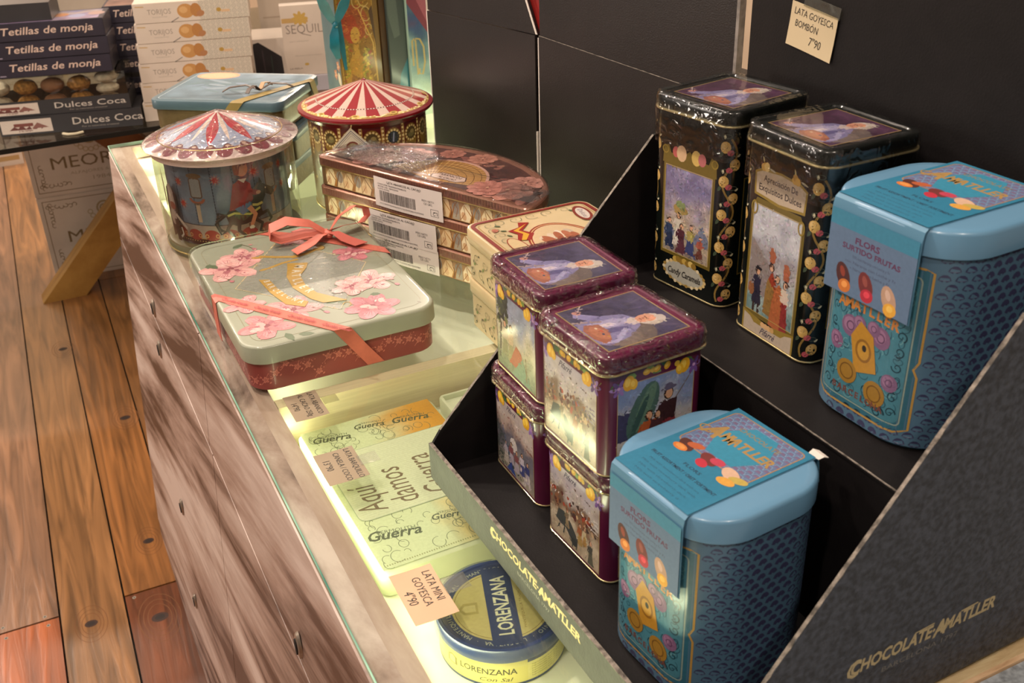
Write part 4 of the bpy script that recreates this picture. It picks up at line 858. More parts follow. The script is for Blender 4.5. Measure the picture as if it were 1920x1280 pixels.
box('riser', SX, SX+.002, -WD+.0032, 0, .0005, ZS-.0024, BLACKCARD, tr)
box('shelf', SX-.0012, HX, -WD+.0032, 0, ZS-.0022, ZS-.0002, BLACKCARD, tr)
hp = [(-.002, .0005), (-.002, .50)]+[(-.030+.034*math.cos(t)-.006, .50+.12*math.sin(t)) for t in [i*PI/16 for i in range(1, 9)]]+[(-WD+.03-.034*math.cos(t), .50+.12*math.sin(t)) for t in [PI/2-i*PI/16 for i in range(9)]]+[(-WD, .0005)]
hpts = [(p, q) for p, q in hp]
n = len(hpts); mesh('header_board', [(HX+.0004, p, q) for p, q in hpts]+[(HX+.004, p, q) for p, q in hpts], [tuple(range(n)), tuple(range(2*n-1, n-1, -1))]+[(i, (i+1) % n, (i+1) % n+n, i+n) for i in range(n)], BLACKCARD, tr)
def torn(P, w, seed, parent, nrm):
    # ragged, worn card edge following a line
    n = 60; L = []; R = []; P = [Vector(p) for p in P]; N = Vector(nrm)
    for i in range(n+1):
        p = P[0].lerp(P[1], i/n); k = noise.noise(Vector((i*.9, seed, 0))); L.append(p+N*w*.5+Vector((0, 0, .0006*k))); R.append(p-N*w*(.5+.3*k)+Vector((0, 0, .0003*k)))
    strip('torn_edge', L, R, .0007, TORN, parent)
torn([(.0017, .002, TL+.0003), (.0017, -WD+.002, TL+.0003)], .0036, 1, tr, (1, 0, 0))
torn([(.012, .0017, TL+.0123), (.246, .0017, .3013)], .0028, 5, tr, (0, 1, 0))
torn([(.012, -WD+.0015, .0363), (.229, -WD+.0015, .3033)], .0028, 9, tr, (0, 1, 0))
torn([(SX-.0010, -WD+.004, ZS), (SX-.0010, -.001, ZS)], .0010, 13, tr, (1, 0, 0))
def amat(A, x, y, w, h, c):
    # the display maker's name in swash capitals: big C and A, ligatured T-L
    A.fit('CHOCOLATE·AMATLLER', x, y, w, h, c, bold=.035, shear=.12)
    A.text('C', x-w*.485, y-h*.22, h*1.9, c, shear=.12, bold=.02, sx=.8); A.text('A', x+w*.10, y-h*.18, h*1.85, c, shear=.12, bold=.02, sx=.8)
    A.line([(x-w*.08, y+h*1.02), (x+w*.05, y+h*1.1)], h*.1, c); A.line([(x+w*.24, y+h*1.02), (x+w*.36, y+h*1.1)], h*.12, c)
A = Art(); amat(A, .204, .0235, .150, .0085, '#d3bd84'); A.text('BARCELONA 1797', .204, .0145, .0052, '#8d8b80', sx=1.3)
A.build('lip_lettering', lambda u, v, h: (-h, -u, v), tr, PAPER)
A = Art(); amat(A, .198, .053, .140, .0115, '#b8a77e'); A.text('BARCELONA 1797', .196, .0415, .0068, '#75726c', sx=1.35)
A.build('side_lettering', lambda u, v, h: (u, -WD-h, v), tr, PAPER)
# note on the header board
note(tw(HX-.0006, -.0838, .3973), 0, .057, .038, [('LATA GOYESCA', -.024, .009, .0085, 0), ('BOMBÓN', -.021, -.001, .0085, 0), ('7"90', -.001, -.0125, .0105, 0)], cream, 'cream handwritten price note taped to the black header board above the tins', (-.014, .030, .018, .028), vertical=Matrix(((0, 0, -1), (-1, 0, 0), (0, 1, 0))).to_euler())
nn_ = bpy.data.objects[[o.name for o in bpy.data.objects if o.name.startswith('price_note')][-1]]
Mx = Matrix(((math.sin(TA), 0, -math.cos(TA)), (-math.cos(TA), 0, -math.sin(TA)), (0, 1, 0))); Mx = Mx @ Matrix.Rotation(rad(-7), 3, 'Z'); nn_.rotation_euler = Mx.to_euler()

# ------------------------------------------------------------------ artwork shared by the painted tins
def lemon(A, x, y, r, c='#d3a32a', rot=70): A.ell(x, y, r, r*.78, c, rot, 12); A.ell(x-r*.15, y+r*.15, r*.6, r*.4, '#dfba4e' if c != '#c9702a' else '#d88a44', rot, 8)
def violet(A, x, y, r): 
    for k in range(6): a = k*60+rnd.uniform(-10, 10); A.ell(x+r*.55*math.cos(rad(a)), y+r*.55*math.sin(rad(a)), r*.5, r*.24, rnd.choice(['#6d4a8c', '#8a6aa8', '#54386e']), a, 8)
    A.ell(x, y, r*.2, r*.2, '#b58bb8', 0, 6)
def garland(A, x0, x1, y, r=.006):
    n = int((x1-x0)/.007)
    for i in range(n+1):
        x = x0+(x1-x0)*i/n; yy = y-.004*math.sin(PI*i/n)*-1
        A.leaf(x, yy, .009, .005, rnd.choice(['#4a6a38', '#7a9448', '#385a38']), rnd.choice([20, 160, 200, 340])+rnd.uniform(-15, 15))
        if i % 3 == 1: A.ell(x, yy-.001, .0026, .0026, '#c9a33a', 0, 8)
    for x, s in ((x0, 1), (x1, -1)): violet(A, x-s*.001, y-.004, .0075); lemon(A, x+s*.008, y-.002, .0066, '#cf9a24', 80); lemon(A, x+s*.0125, y-.004, .0048, '#d3a32a', 100)
    for k in range(3): lemon(A, x0+(x1-x0)*(.36+.14*k), y+.003, .0036, '#cf9a24', 30*k)
def sig(A, x, y, s, c='#2c2440'): A.text('Pifarré', x, y, s, c, shear=.45, bold=.01, sx=.8)
def portrait(A, h, ground):
    # an elderly painter with palette, head to the upper right of the square; unit box -.5..+.5 scaled by 2h
    k = 2*h; P = lambda L: [((a-.5)*k, (b-.5)*k) for a, b in L]; e = lambda x, y, rx, ry, c, r=0: A.ell((x-.5)*k, (y-.5)*k, rx*k, ry*k, c, r, 16)
    A.wash(-h, -h, h, h, 20, 20, ground, .2, 60, 1); e(.78, .40, .26, .30, '#6c5f5c'); e(.84, .3, .16, .2, '#7b6c66')
    A.poly(P([(.34, .02), (.30, .34), (.40, .58), (.56, .66), (.70, .60), (.84, .38), (.90, .10), (.80, .0)]), '#857fa8')
    A.poly(P([(.40, .10), (.42, .42), (.52, .60), (.60, .56), (.58, .30), (.54, .04)]), '#a9a2c2'); A.poly(P([(.56, .05), (.60, .36), (.66, .52), (.70, .42), (.66, .10)]), '#5a5484'); A.poly(P([(.46, .14), (.48, .36), (.54, .40), (.54, .18)]), '#d0c2cc')
    A.poly(P([(.30, .34), (.16, .20), (.12, .14), (.20, .10), (.36, .22)]), '#938cb8'); A.line(P([(.02, .30), (.14, .18), (.26, .12)]), .008*k, '#c3b3b5')
    A.line(P([(.68, .44), (.86, .20), (.80, .06)]), .06*k, '#aaa3c6'); e(.13, .18, .05, .035, '#c48e84', 40)
    A.poly(P([(.50, .58), (.56, .68), (.66, .64), (.66, .54), (.58, .50)]), '#cfc0bb')
    e(.63, .76, .115, .145, '#d3c6be', -10); e(.60, .73, .085, .115, '#d89c80', -10); e(.56, .80, .035, .02, '#d0a088'); e(.57, .745, .012, .008, '#5d3a30'); e(.63, .745, .012, .008, '#5d3a30'); e(.59, .715, .018, .026, '#b97862'); A.line(P([(.565, .672), (.62, .672)]), .009*k, '#8a4a40'); e(.68, .87, .08, .05, '#c8bdb6', -30); e(.735, .78, .035, .09, '#bdb0a8', 0)
    A.poly(P([(.40, .10), (.46, .24), (.62, .26), (.80, .18), (.84, .08), (.70, .03), (.50, .03)]), '#a06450'); e(.62, .15, .16, .075, '#b5765c', 5)
    for q, c in enumerate(('#d8c4a8', '#c04a34', '#3f4a6a', '#b58a3a')): e(.52+q*.07, .17+.02*(q % 2), .02, .014, c)
    A.line(P([(.30, .02), (.42, .30)]), .028*k, '#a08c8c')
    A.dabs(-h, h, -h, h, 700, .0016, .14, .0007, 5); A.frame(-h, -h, h, h, .0011, '#a98d5c')
WRAPB = film('thin_wrap', (.97, .97, .97), .07, .6, 80, .05, .6, .003)
def purple_lid_and_body(t, bodyc, lidc, rimc, H, s, r, zr, zt, ground, inset, wrapseed):
    b = rloft('tin_body', s-.007, s-.007, r-.002, [(-.0025, 0), (0, .002), (0, zr)], bodyc, t)
    bead('base_seam', s-.007, s-.007, r-.002, .0016, .0008, BRASS, t)
    bead('gilt_rim', s-.002, s-.002, r, zr, .0011, BRASS, t)
    L = rloft('tin_lid', s-.003, s-.003, r, [(-.0003, zr+.0005), (0, zr+.001), (0, zt-.0025), (-.001, zt-.0008), (-.003, zt), (-.006, zt), (-.007, zt-.0012)], lidc, t, cap0=False, n=9)
    A = Art(); portrait(A, inset, ground); A.build('lid_picture', top(zt-.0011), t)
    low = [(.0006, zr-.030), (.0008, zr-.012)] if zr > .1 else []
    w = rloft('shrink_wrap', s-.0015, s-.0015, r, low+[(.0018, zr+.0006), (.0004, zr+.004), (.0006, zt-.004), (-.0006, zt+.0002), (-.004, zt+.0014), (-.0085, zt+.0012)], WRAPB if zr > .1 else WRAP, t, cap0=False, cap1=False, n=14); wrinkle(w, .0006, 190, wrapseed)
    w = rloft('flat_film', s-.0185, s-.0185, r*.5, [(0, zt+.0012), (-.012, zt+.0008), (-.03, zt+.0008)], WRAPS, t, cap0=False, n=9); wrinkle(w, .0004, 90, wrapseed)
    return L

# ------------------------------------------------------------------ purple square tins
PUR = mat('plum_enamel', '#561536', .28, coat=.6, var=.06); PUR2 = mat('plum_lid_enamel', '#6e2046', .25, coat=.7, var=.06)
PS, PR_, PZR, PZT = .102, .013, .0927, .1075
def lface(w, r): return -(r*PI/4+(w-2*r)/2)      # middle of the left (street-side) face on wrapmap
def fface(w, r): return (r*PI/4+(w-2*r)/2)
BW_ = PS-.007; BR_ = PR_-.002
def purple(loc, rz, label, scene, front):
    t = thing('square_sweet_tin', loc, rz, label, 'tin', 'square plum-coloured sweet tins')
    purple_lid_and_body(t, PUR, PUR2, BRASS, .107, PS, PR_, PZR, PZT, ['#4a4560', '#3c3654', '#453f5c', '#50496a'], .0378, loc[0]*50)
    A = Art(); o = lface(BW_, BR_); A.at(o, 0); x0, x1, y0, y1 = -.041, .037, .005, .080; scene(A, x0, x1, y0, y1); A.dabs(x0+.001, x1-.001, y0+.001, .069, 550, .0014, .18, .0009, 7); A.frame(x0, y0, x1, y1, .0006, '#a98d5c'); garland(A, x0+.004, x1-.004, .0825)
    A.build('left_picture', wrapmap(BW_, BW_, BR_), t)
    A = Art(); o = fface(BW_, BR_); A.at(o, 0); x0, x1 = -.036, .036; front(A, x0, x1, y0, y1); A.dabs(x0+.001, x1-.001, y0+.001, y1-.001, 550, .0015, .14, .0008, 8); A.frame(x0, y0, x1, y1, .0006, '#a98d5c'); garland(A, x0+.002, x1-.002, .083)
    A.build('front_picture', wrapmap(BW_, BW_, BR_), t)
    return t
def bull_scene(A, x0, x1, y0, y1):
    A.wash(x0, y0, x1, y1, 22, 20, ['#a8977c', '#b7a78e', '#c2b49c', '#80664c', '#6f5746', '#b9b0a8', '#b5adb0', '#a9a3ad'], .10, 70, 2)
    for k in range(60): A.ell(rnd.uniform(x0+.002, x1-.002), rnd.uniform(.038, .054), .0018, .0022, rnd.choice(['#5b2f2a', '#8a5a3c', '#a2442f', '#c2a27a', '#4a3a34']), 0, 6)
    for k in range(4): A.line([(x0+.002, .062-k*.004), (x1-.002, .056-k*.004)], .0009, rnd.choice(['#6a5a78', '#8a8296', '#d3ccc4']))
    A.line([(x0, .071), (x1, .066)], .0012, '#5a4636'); A.rect(x0, .0715, x1, y1, '#bdb4ae')
    A.poly([(-.030, .022), (-.026, .034), (-.018, .036), (-.006, .030), (.002, .022), (.004, .014), (-.004, .012), (-.014, .020), (-.022, .020)], '#3f4340')
    for a, b in ((-.026, .014), (-.018, .012), (-.004, .006), (.002, .007)): A.line([(a+.002, .020), (a, b)], .0018, '#3f4340')
    A.ell(-.001, .013, .005, .004, '#343836'); A.line([(-.030, .033), (-.034, .038)], .0009, '#3f4340')
    A.person(-.012, .022, .020, '#7a6a50', '#8f7c5c'); A.person(.008, .016, .024, '#9a5a34', '#a88a50'); A.person(.024, .006, .026, '#4a4a42', '#5d5c4c'); A.person(.015, .02, .020, '#c2b08a', '#a8824a')
    sig(A, -.008, .0725, .0085)
def wood_scene(A, x0, x1, y0, y1):
    A.wash(x0, y0, x1, y1, 22, 20, ['#6d7a5c', '#8c9372', '#b3ab8c', '#b9b3a4', '#8d93a8', '#7c8698'], .14, 60, 5)
    for k in range(46): A.ell(rnd.uniform(x0+.002, x0+.024), rnd.uniform(.048, .078), .004, .003, rnd.choice(['#3f4640', '#55603c', '#2f3634', '#6c7448']), rnd.uniform(0, 180), 8)
    A.line([(x0+.008, .012), (x0+.012, .05)], .003, '#4b4236'); A.person(-.022, .018, .038, '#b5a284', '#8a8a64'); A.person(-.010, .016, .040, '#c6ae8a', '#9a9468'); A.poly([(-.014, .016), (.0, .038), (.010, .034), (.016, .014)], '#a8583c'); A.poly([(-.010, .006), (.012, .030), (.028, .006)], '#6f8a6c'); A.line([(.020, .010), (.018, .034)], .002, '#7a6a44')
def fight_scene(A, x0, x1, y0, y1):
    A.wash(x0, y0, x1, y1, 22, 20, ['#9c9384', '#8a8278', '#6d6a70', '#5c5a66', '#a58f84', '#b9aca4', '#a89c98'], .12, 60, 8)
    A.poly([(x0, .006), (x0, .052), (x0+.012, .050), (.012, .008)], '#3c4a44'); A.ell(-.004, .040, .0075, .0075, '#c3bab4')
    for k in range(5): A.person(-.02+k*.011, .012+(k % 2)*.004, .026, rnd.choice(['#3a3f70', '#b8aeb8', '#7a4a4c', '#c5bdb5']), rnd.choice(['#454a7c', '#a89ea8', '#bfb4aa']), w=.45)
    A.line([(-.026, .050), (-.012, .020)], .0012, '#5a6a8c'); A.poly([(-.02, .006), (-.01, .018), (.0, .006)], '#3b4f94')
    for k in range(8): A.ell(.02+rnd.uniform(-.01, .012), rnd.uniform(.008, .022), .003, .002, '#c9beb8', rnd.uniform(0, 90), 8)
    for k in range(3): A.line([(x0+.002, .068-k*.005), (x1-.002, .060-k*.005)], .0008, '#7d4a3e')
    sig(A, -.008, .0725, .0085)
def parasol_scene(A, x0, x1, y0, y1):
    A.wash(x0, y0, x1, y1, 22, 20, ['#8a8478', '#a8a098', '#b5aeb0', '#a9a8b2', '#7f8cae', '#6f80ac'], .08, 50, 11)
    A.poly([(x0, .03), (x0, .056), (x0+.014, .054), (x0+.016, .030)], '#3b3a5a')
    A.ell(-.012, .052, .012, .026, '#46605c', -24, 20); A.ell(-.010, .055, .006, .022, '#5c7868', -24, 14); A.ell(-.015, .048, .003, .020, '#36504e', -24, 12)
    A.line([(.012, .045), (.034, .074)], .0009, '#6a5a4c'); A.person(.012, .012, .056, '#3a2428', '#7a3038', w=.42, hat='#5c5670'); A.person(-.006, .008, .044, '#a8542e', '#b89a6a', w=.5); A.person(.002, .010, .040, '#4a2c30', '#5c3a34', w=.4)
p1 = purple((.2457, -1.4562, .0078), rad(3.5), 'plum tin with bullring picture, lower one of the near stack beside the front blue tin', bull_scene, parasol_scene)
p2 = purple((.2417, -1.4562, .0078+PZT+.0012), rad(3.5), 'plum tin on top of the near stack, with portrait lid and parasol picture', bull_scene, parasol_scene)
p3 = purple((.2481, -1.3416, .0078), rad(.3), 'plum tin with white fan picture, lower one of the far stack', fight_scene, parasol_scene)
p4 = purple((.2521, -1.3416, .0078+PZT+.0012), rad(.3), 'plum tin on top of the far stack, portrait lid nearest the biscuit tins', wood_scene, bull_scene)

# ------------------------------------------------------------------ tall black tins
BLK = mat('black_green_enamel', '#0b100d', .25, coat=.6, var=.1)
KS, KR, KZR, KZT = .1012, .015, .1665, .1795
def vine(A, s, z0, z1):
    n = 40; P = [(s+.0055*math.sin((z1-z)/.026*PI), z) for z in [z0+(z1-z0)*i/n for i in range(n+1)]]; A.line(P, .0017, '#8a6f38', .0017)
    k = int((z1-z0)/.0145)
    for i in range(k):
        z = z0+(i+.5)*(z1-z0)/k; sd = 1 if i % 2 else -1; x = s-sd*.0045
        A.ell(x, z, .0046, .0052, '#c8a25c', rnd.uniform(-20, 20), 12); A.ell(x-.0012, z+.0012, .0026, .003, '#d4b478', 0, 8); A.ell(x+sd*.0046, z-.0045, .0030, .0026, '#b5525c', 20, 8); A.leaf(x-sd*.002, z-.004, .006, .003, '#3d4a38', 200+sd*40)
        A.leaf(x-sd*.001, z+.007, .004, .0022, '#c9c2a2', 60+sd*30); A.ring(x+sd*.001, z+.0095, .004, .002, .0005, '#4b5348', 14)
def pair_walk(A, x0, x1, y0, y1):
    A.wash(x0, y0, x1, y1, 18, 30, ['#8f8278', '#a09484', '#b3a28c', '#a89a98', '#877f9c', '#6f688e', '#8c84a4'], .16, 60, 14)
    A.poly([(x0+.002, .060), (.010, .058), (.020, .072), (x1-.001, .060), (x1-.001, .052), (x0+.002, .052)], '#70768c')
    for x, y, h, a, b in ((-.021, .040, .030, '#33405e', '#2b3450'), (-.010, .044, .034, '#c6bdb0', '#d0c8bd'), (-.006, .038, .030, '#4f2a34', '#5d3440'), (.006, .040, .030, '#a39358', '#3d4470'), (.018, .040, .022, '#a45848', '#6a4038')): A.person(x, y, h, a, b, w=.42)
    A.ell(-.008, .080, .009, .005, '#a08650'); A.ell(-.008, .084, .006, .004, '#7d8a5c')
def water_carriers(A, x0, x1, y0, y1):
    A.wash(x0, y0, x1, y1, 18, 34, ['#6f8a8a', '#8fa3a4', '#a5a8aa', '#a39da0', '#948d92', '#a8a8b2', '#bdbdc4', '#b3b5c2'], .07, 60, 17)
    A.poly([(x0+.001, .040), (x0+.001, .088), (.008, .060), (x1-.014, .040)], '#857a78')
    A.person(-.017, .030, .034, '#2e2a3c', '#2c2838', hat='#241f24', w=.38); A.ell(-.024, .042, .004, .006, '#8a5a3c')
    for x in (-.020, -.014): A.line([(x, .031), (x, .022)], .0024, '#3c2c2a')
    A.poly([(-.008, .026), (-.006, .054), (.000, .066), (.006, .054), (.008, .024)], '#8a6a3a'); A.poly([(-.004, .058), (.000, .066), (.006, .056), (.004, .050)], '#8f3a28'); A.poly([(.000, .018), (.004, .052), (.010, .058), (.015, .050), (.017, .016)], '#a8603a'); A.poly([(.014, .014), (.014, .046), (.020, .050), (.023, .014)], '#8a3230'); A.poly([(.012, .044), (.013, .056), (.021, .056), (.022, .044)], '#cbb8a8')
    for x, y in ((-.001, .069), (.007, .062), (.017, .060)): A.ell(x, y, .0032, .0042, '#3d2c28'); A.ell(x, y-.0006, .0022, .003, '#c59a80')
    A.poly([(-.004, .073), (.002, .073), (.003, .080), (.0, .086), (-.003, .086), (-.005, .080)], '#9c5c44'); A.poly([(.014, .064), (.020, .064), (.021, .072), (.018, .078), (.015, .078), (.013, .072)], '#9c5c44')
def black(loc, rz, label, kind):
    t = thing('tall_sweet_tin', loc, rz, label, 'tin', 'tall black sweet tins')
    purple_lid_and_body(t, BLK, BLK, BRASS, .18, KS, KR, KZR, KZT, ['#4a2c46', '#54304e', '#452840', '#5b3656'], .0355, loc[1]*31)
    w = KS-.007; r = KR-.002; o = lface(w, r); A = Art(); A.at(o, 0); x0, x1 = -.029, .029; OL = '#6b5a24'; OL2 = '#8d7630'
    if kind == 1:
        A.rect(x0-.0025, .033, x1+.0025, .121, OL); pair_walk(A, x0, x1, .036, .118); A.dabs(x0+.001, x1-.001, .037, .117, 800, .0016, .20, .0008, 9); A.frame(x0, .036, x1, .118, .0006, '#b39a58')
        A.poly([(x0-.004, .119), (x0-.003, .134), (x0+.003, .136), (x0+.006, .129), (-.008, .130), (0, .135), (.008, .130), (x1-.006, .129), (x1-.003, .136), (x1+.003, .134), (x1+.004, .119)], OL); A.ring(x0-.001, .131, .004, .004, .0012, OL2); A.ring(x1+.001, .131, .004, .004, .0012, OL2)
        for x, c, q in ((-.017, '#b55a58', .0042), (-.010, '#d3b08a', .0062), (.008, '#cdae62', .0058), (.015, '#b5686a', .0048)): A.ell(x, .131, q, q*1.2, c, 0, 12)
        A.ell(0, .019, .027, .0115, '#b09a62', n=28); A.ell(0, .019, .0252, .0100, '#a8a69a', n=28)
        for k in range(22): a = k*2*PI/22; A.ell(.0262*math.cos(a), .019+.0110*math.sin(a), .002, .0018, rnd.choice(['#cbb27c', '#9a7c3c', '#d8c8a4']), 0, 7)
        for k in range(7): A.ell(-.012+k*.004, .0305+.001*(k % 2), .0034, .0030, rnd.choice(['#b99a4a', '#d0b468', '#8a6c2c']), 0, 8)
        A.fit('Candy Caramels', 0, .0155, .042, .0062, '#2a2624', bold=.02, shear=.15)
    else:
        A.poly([(x0-.003, .018), (x0-.003, .112), (x0+.003, .122), (x1-.003, .122), (x1+.003, .112), (x1+.003, .018)], OL); water_carriers(A, x0, x1, .022, .117); A.dabs(x0+.001, x1-.001, .023, .116, 800, .0016, .15, .0007, 10); A.frame(x0, .022, x1, .117, .0006, '#b39a58')
        A.ring(x0+.001, .113, .004, .006, .0014, OL2); A.ring(x1-.001, .113, .004, .006, .0014, OL2)
        A.poly([(x0-.001, .124), (x0-.002, .143), (x0+.006, .147), (0, .149), (x1-.006, .147), (x1+.002, .143), (x1+.001, .124), (0, .121)], OL2); A.poly([(x0+.001, .126), (x0, .142), (x0+.007, .145), (0, .147), (x1-.007, .145), (x1, .142), (x1-.001, .126), (0, .1235)], '#b5a48e')
        for x in (-.019, .018):
            for k in range(5): A.ell(x+rnd.uniform(-.003, .003), .148+rnd.uniform(-.001, .003), .003, .0034, rnd.choice(['#c29a4a', '#d8ba74', '#a87e34']), rnd.uniform(0, 90), 8)
            A.leaf(x+.004, .149, .009, .0016, '#a8a48e', -10); A.leaf(x-.002, .152, .005, .0016, '#b5a878', 110)
        A.fit('Apreciación De', 0, .1375, .040, .0052, '#2c2426', bold=.015); A.fit('Exquisitos Dulces', 0, .1290, .050, .0056, '#2c2426', bold=.015)
        A.poly([(x0-.003, .0015), (x0-.003, .021), (0, .016), (x1+.003, .021), (x1+.003, .0015)], OL2); A.poly([(x0-.001, .003), (x0-.001, .0185), (x0+.007, .0165), (x0+.012, .0125), (x1-.012, .0125), (x1-.007, .0165), (x1+.001, .0185), (x1+.001, .003)], '#b5a593')
        for k in range(4): A.ell(-.006+k*.004, .0145, .0028, .0026, rnd.choice(['#c29a62', '#d3a878']), 0, 8)
        sig(A, 0, .0055, .0085)
    A.at(0, 0); vine(A, 0, .006, .156); vine(A, 2*o-.001, .006, .156)
    A.build('side_print', wrapmap(w, w, r), t, maxlen=.005)
    A = Art(); A.at(fface(w, r), 0); A.rect(x0, .03, x1, .12, '#15201c'); A.frame(x0, .03, x1, .12, .0012, OL); A.build('front_print', wrapmap(w, w, r), t)
    return t
black((.4171, -1.3474, ZS), rad(9.5), 'tall black tin with village crowd picture, the far one on the upper step', 1)
black((.4232, -1.4685, ZS), rad(.9), 'tall black tin with water-carriers picture, between the other black tin and the upper blue one', 2)

# ------------------------------------------------------------------ blue rounded tins
BLU = mat('fishscale_blue', '#4f7089', .32, coat=.3, var=.05); BLL = mat('sky_blue_lid', '#6490b0', .32, coat=.3, var=.02)
QS, QR, QH, QL = .1212, .041, .1666, .0195
def candies(A, x, y, s, k):
    if k == 0: A.ell(x, y, s, s*.6, '#4f241c', -30); A.ell(x+.6*s, y+.5*s, s*.8, s*.4, '#a85430', 20); A.ell(x-.1*s, y-.6*s, s*.75, s*.42, '#c4702f', 0); A.ell(x-.1*s, y-.55*s, s*.5, s*.25, '#d08a48', 0)
    elif k == 1: A.ell(x, y+.3*s, s, s*.6, '#6a2a28', -20); A.ell(x+.7*s, y+.6*s, s*.7, s*.45, '#b03a50', 10); A.ell(x, y-.5*s, s*.65, s*.45, '#b02a3c', -20)
    else: A.ell(x-.2*s, y+.4*s, s, s*.6, '#c8a48c', -20); A.ell(x+.7*s, y+.3*s, s*.8, s*.4, '#b09a4c', 20); A.ell(x+.2*s, y-.5*s, s*.8, s*.45, '#c9943f', 10)
def blue_tin():
    t = thing('rounded_chocolate_tin', (0, 0, 0), 0, 'x', 'tin')
    w = QS-.004; r = QR-.002
    rloft('tin_body', w, w, r, [(-.003, 0), (0, .003), (0, QH-QL-.0005)], BLU, t, n=12)
    rloft('tin_lid', QS, QS, QR, [(-.0008, QH-QL), (0, QH-QL+.0008), (0, QH-.003), (-.0008, QH-.0012), (-.0026, QH), (-.008, QH)], BLL, t, cap0=False, n=14)
    A = Art(); per = 4*(r*PI/2)+4*(w-2*r); px = per/38; pz = .0064
    lo = lface(w, r)
    for j in range(23):
        z = .0030+j*pz
        for i in range(38):
            s = (i+.5*(j % 2))*px
            if s > per*.62 and s < per*.80: continue
            sc = s if s < per/2 else s-per
            if abs(sc-lo) < .0465 and .013 < z < .150: continue
            A.poly([(s-px*.40, z+.0014), (s-px*.30, z+.0038), (s-px*.12, z+.0052), (s+px*.12, z+.0052), (s+px*.30, z+.0038), (s+px*.40, z+.0014), (s+px*.10, z+.0000), (s+px*.07, z+.0011), (s-px*.07, z+.0011), (s-px*.10, z+.0000)], '#3a3c5c')
    A.build('fishscale_print', wrapmap(w, w, r), t)
    A = Art(); A.at(lo, 0); x0, x1 = -.044, .044
    G = '#b08a45'; T1 = '#2f6478'
    out = [(x0, .016), (x0, .058), (x0+.003, .064), (x0, .070), (x0, .136), (x0+.006, .138), (x1-.006, .138), (x1, .136), (x1, .070), (x1-.003, .064), (x1, .058), (x1, .016), (x1-.010, .012), (x0+.010, .012)]
    A.poly(out, T1); A.line(out+[out[0]], .0016, G)
    A.frame(x0+.006, .017, x1-.006, .132, .0010, '#8a9a90', .004); A.rrect(0, .0745, .073, .112, .005, '#437a8a')
    for k in range(130): A.line([(lambda x, y: (x, y))(rnd.uniform(-.033, .033), rnd.uniform(.022, .126)) for _ in (0,)]+[(rnd.uniform(-.033, .033), rnd.uniform(.022, .126)) for _ in (0,)], .0001, '#4d8796') if False else A.ring(rnd.uniform(-.032, .032), rnd.uniform(.022, .126), rnd.uniform(.002, .005), rnd.uniform(.002, .005), .0006, rnd.choice(['#1f4152', '#2a5263', '#6a9aa0', '#254a5a']), 12, rnd.uniform(0, 360), rnd.uniform(360, 560))
    for sgn in (-1, 1):
        for k in range(6): scroll(A, sgn*.030, .026+k*.012, .0042, '#16323f', k*60, sgn, .0010)
        scroll(A, sgn*.02, .022, .006, '#16323f', 0, sgn, .0012)
    for x, y, q in ((-.014, .076, .0085), (.014, .078, .0085), (-.026, .060, .0072), (.026, .048, .0068), (-.006, .081, .006), (.007, .082, .006)):
        A.ell(x, y, q, q, '#7a5878', 0, 12); A.ell(x-.001, y+.001, q*.66, q*.66, '#946e8c', 0, 10); A.ring(x, y, q*.45, q*.45, q*.12, '#5a3c5a', 12)
    A.at(lo+.001, .060, 12); A.poly([(-.010, -.016), (.011, -.013), (.010, .014), (-.001, .024), (-.011, .012)], '#b3822c'); A.ell(0, .002, .0075, .009, '#8a5f20'); A.ell(0, .002, .0055, .007, '#b98a34'); A.ell(.001, .004, .002, .0026, '#2e2a24')
    A.at(lo, 0); A.ell(-.012, .040, .0095, .0095, '#96702a', n=20); A.ring(-.012, .040, .0065, .0065, .001, '#6a4a1c', 20); A.ell(.015, .034, .0098, .0098, '#96702a', n=20); A.ring(.015, .034, .0066, .0066, .001, '#6a4a1c', 20)
    for i, ch in enumerate('AMATLLER'): A.text(ch, -.0245+i*.007, .0885+.0016*math.cos((i-3.5)/3.5*1.5), .0105, '#c07c3a', (3.5-i)*1.2, bold=.035)
    for i, ch in enumerate('BARCELONA'): A.text(ch, -.022+i*.0055, .0225, .0072, '#6d4038', 0, bold=.03)
    A.build('front_print', wrapmap(w, w, r), t, maxlen=.006)
    # card sleeve over the lid and down the street side
    zt = QH+.0004; x = QS/2+.0009; y0, y1 = -.037, .042
    prof = [(-x, .0985), (-x, QH-.008), (-x+.0012, QH-.002), (-x+.004, zt), (x-.004, zt), (x-.0012, QH-.002), (x, QH-.008), (x+.002, QH-.022)]
    def sl(side): return [(a, side, b) for a, b in prof]
    SLV = mat('sleeve_card', '#4f7f9c', .5, var=.02); s_ = strip('card_sleeve', sl(y1), sl(y0), .0006, SLV, t)
    A = Art(); A.rect(-y1+.0005, -.058, -y0-.0005, .0575, '#25708f')   # u = -y, v = x
    yy0, yy1 = -.0385, .034; A.rrect(-.0024, .024, .071, .060, .005, '#5d6d90')
    for j in range(12):
        for i in range(12):
            u = -.036+i*.0060+.003*(j % 2); v = -.003+j*.0048
            if abs(u+.0022) < .0335: A.poly([(u-.0022, v), (u-.0014, v+.0022), (u+.0014, v+.0022), (u+.0022, v)], '#6d5c7c'); A.line([(u-.0030, v), (u-.0018, v+.0032), (u+.0018, v+.0032), (u+.0030, v)], .0004, '#7fa0bc')
    A.frame(-.0375, -.0055, .0328, .0535, .0008, '#a07c48', .005)
    A.poly([(-.026, .024), (-.012, .048), (.010, .048), (.024, .024), (.012, .001), (-.014, .001)], '#2f7f9c')
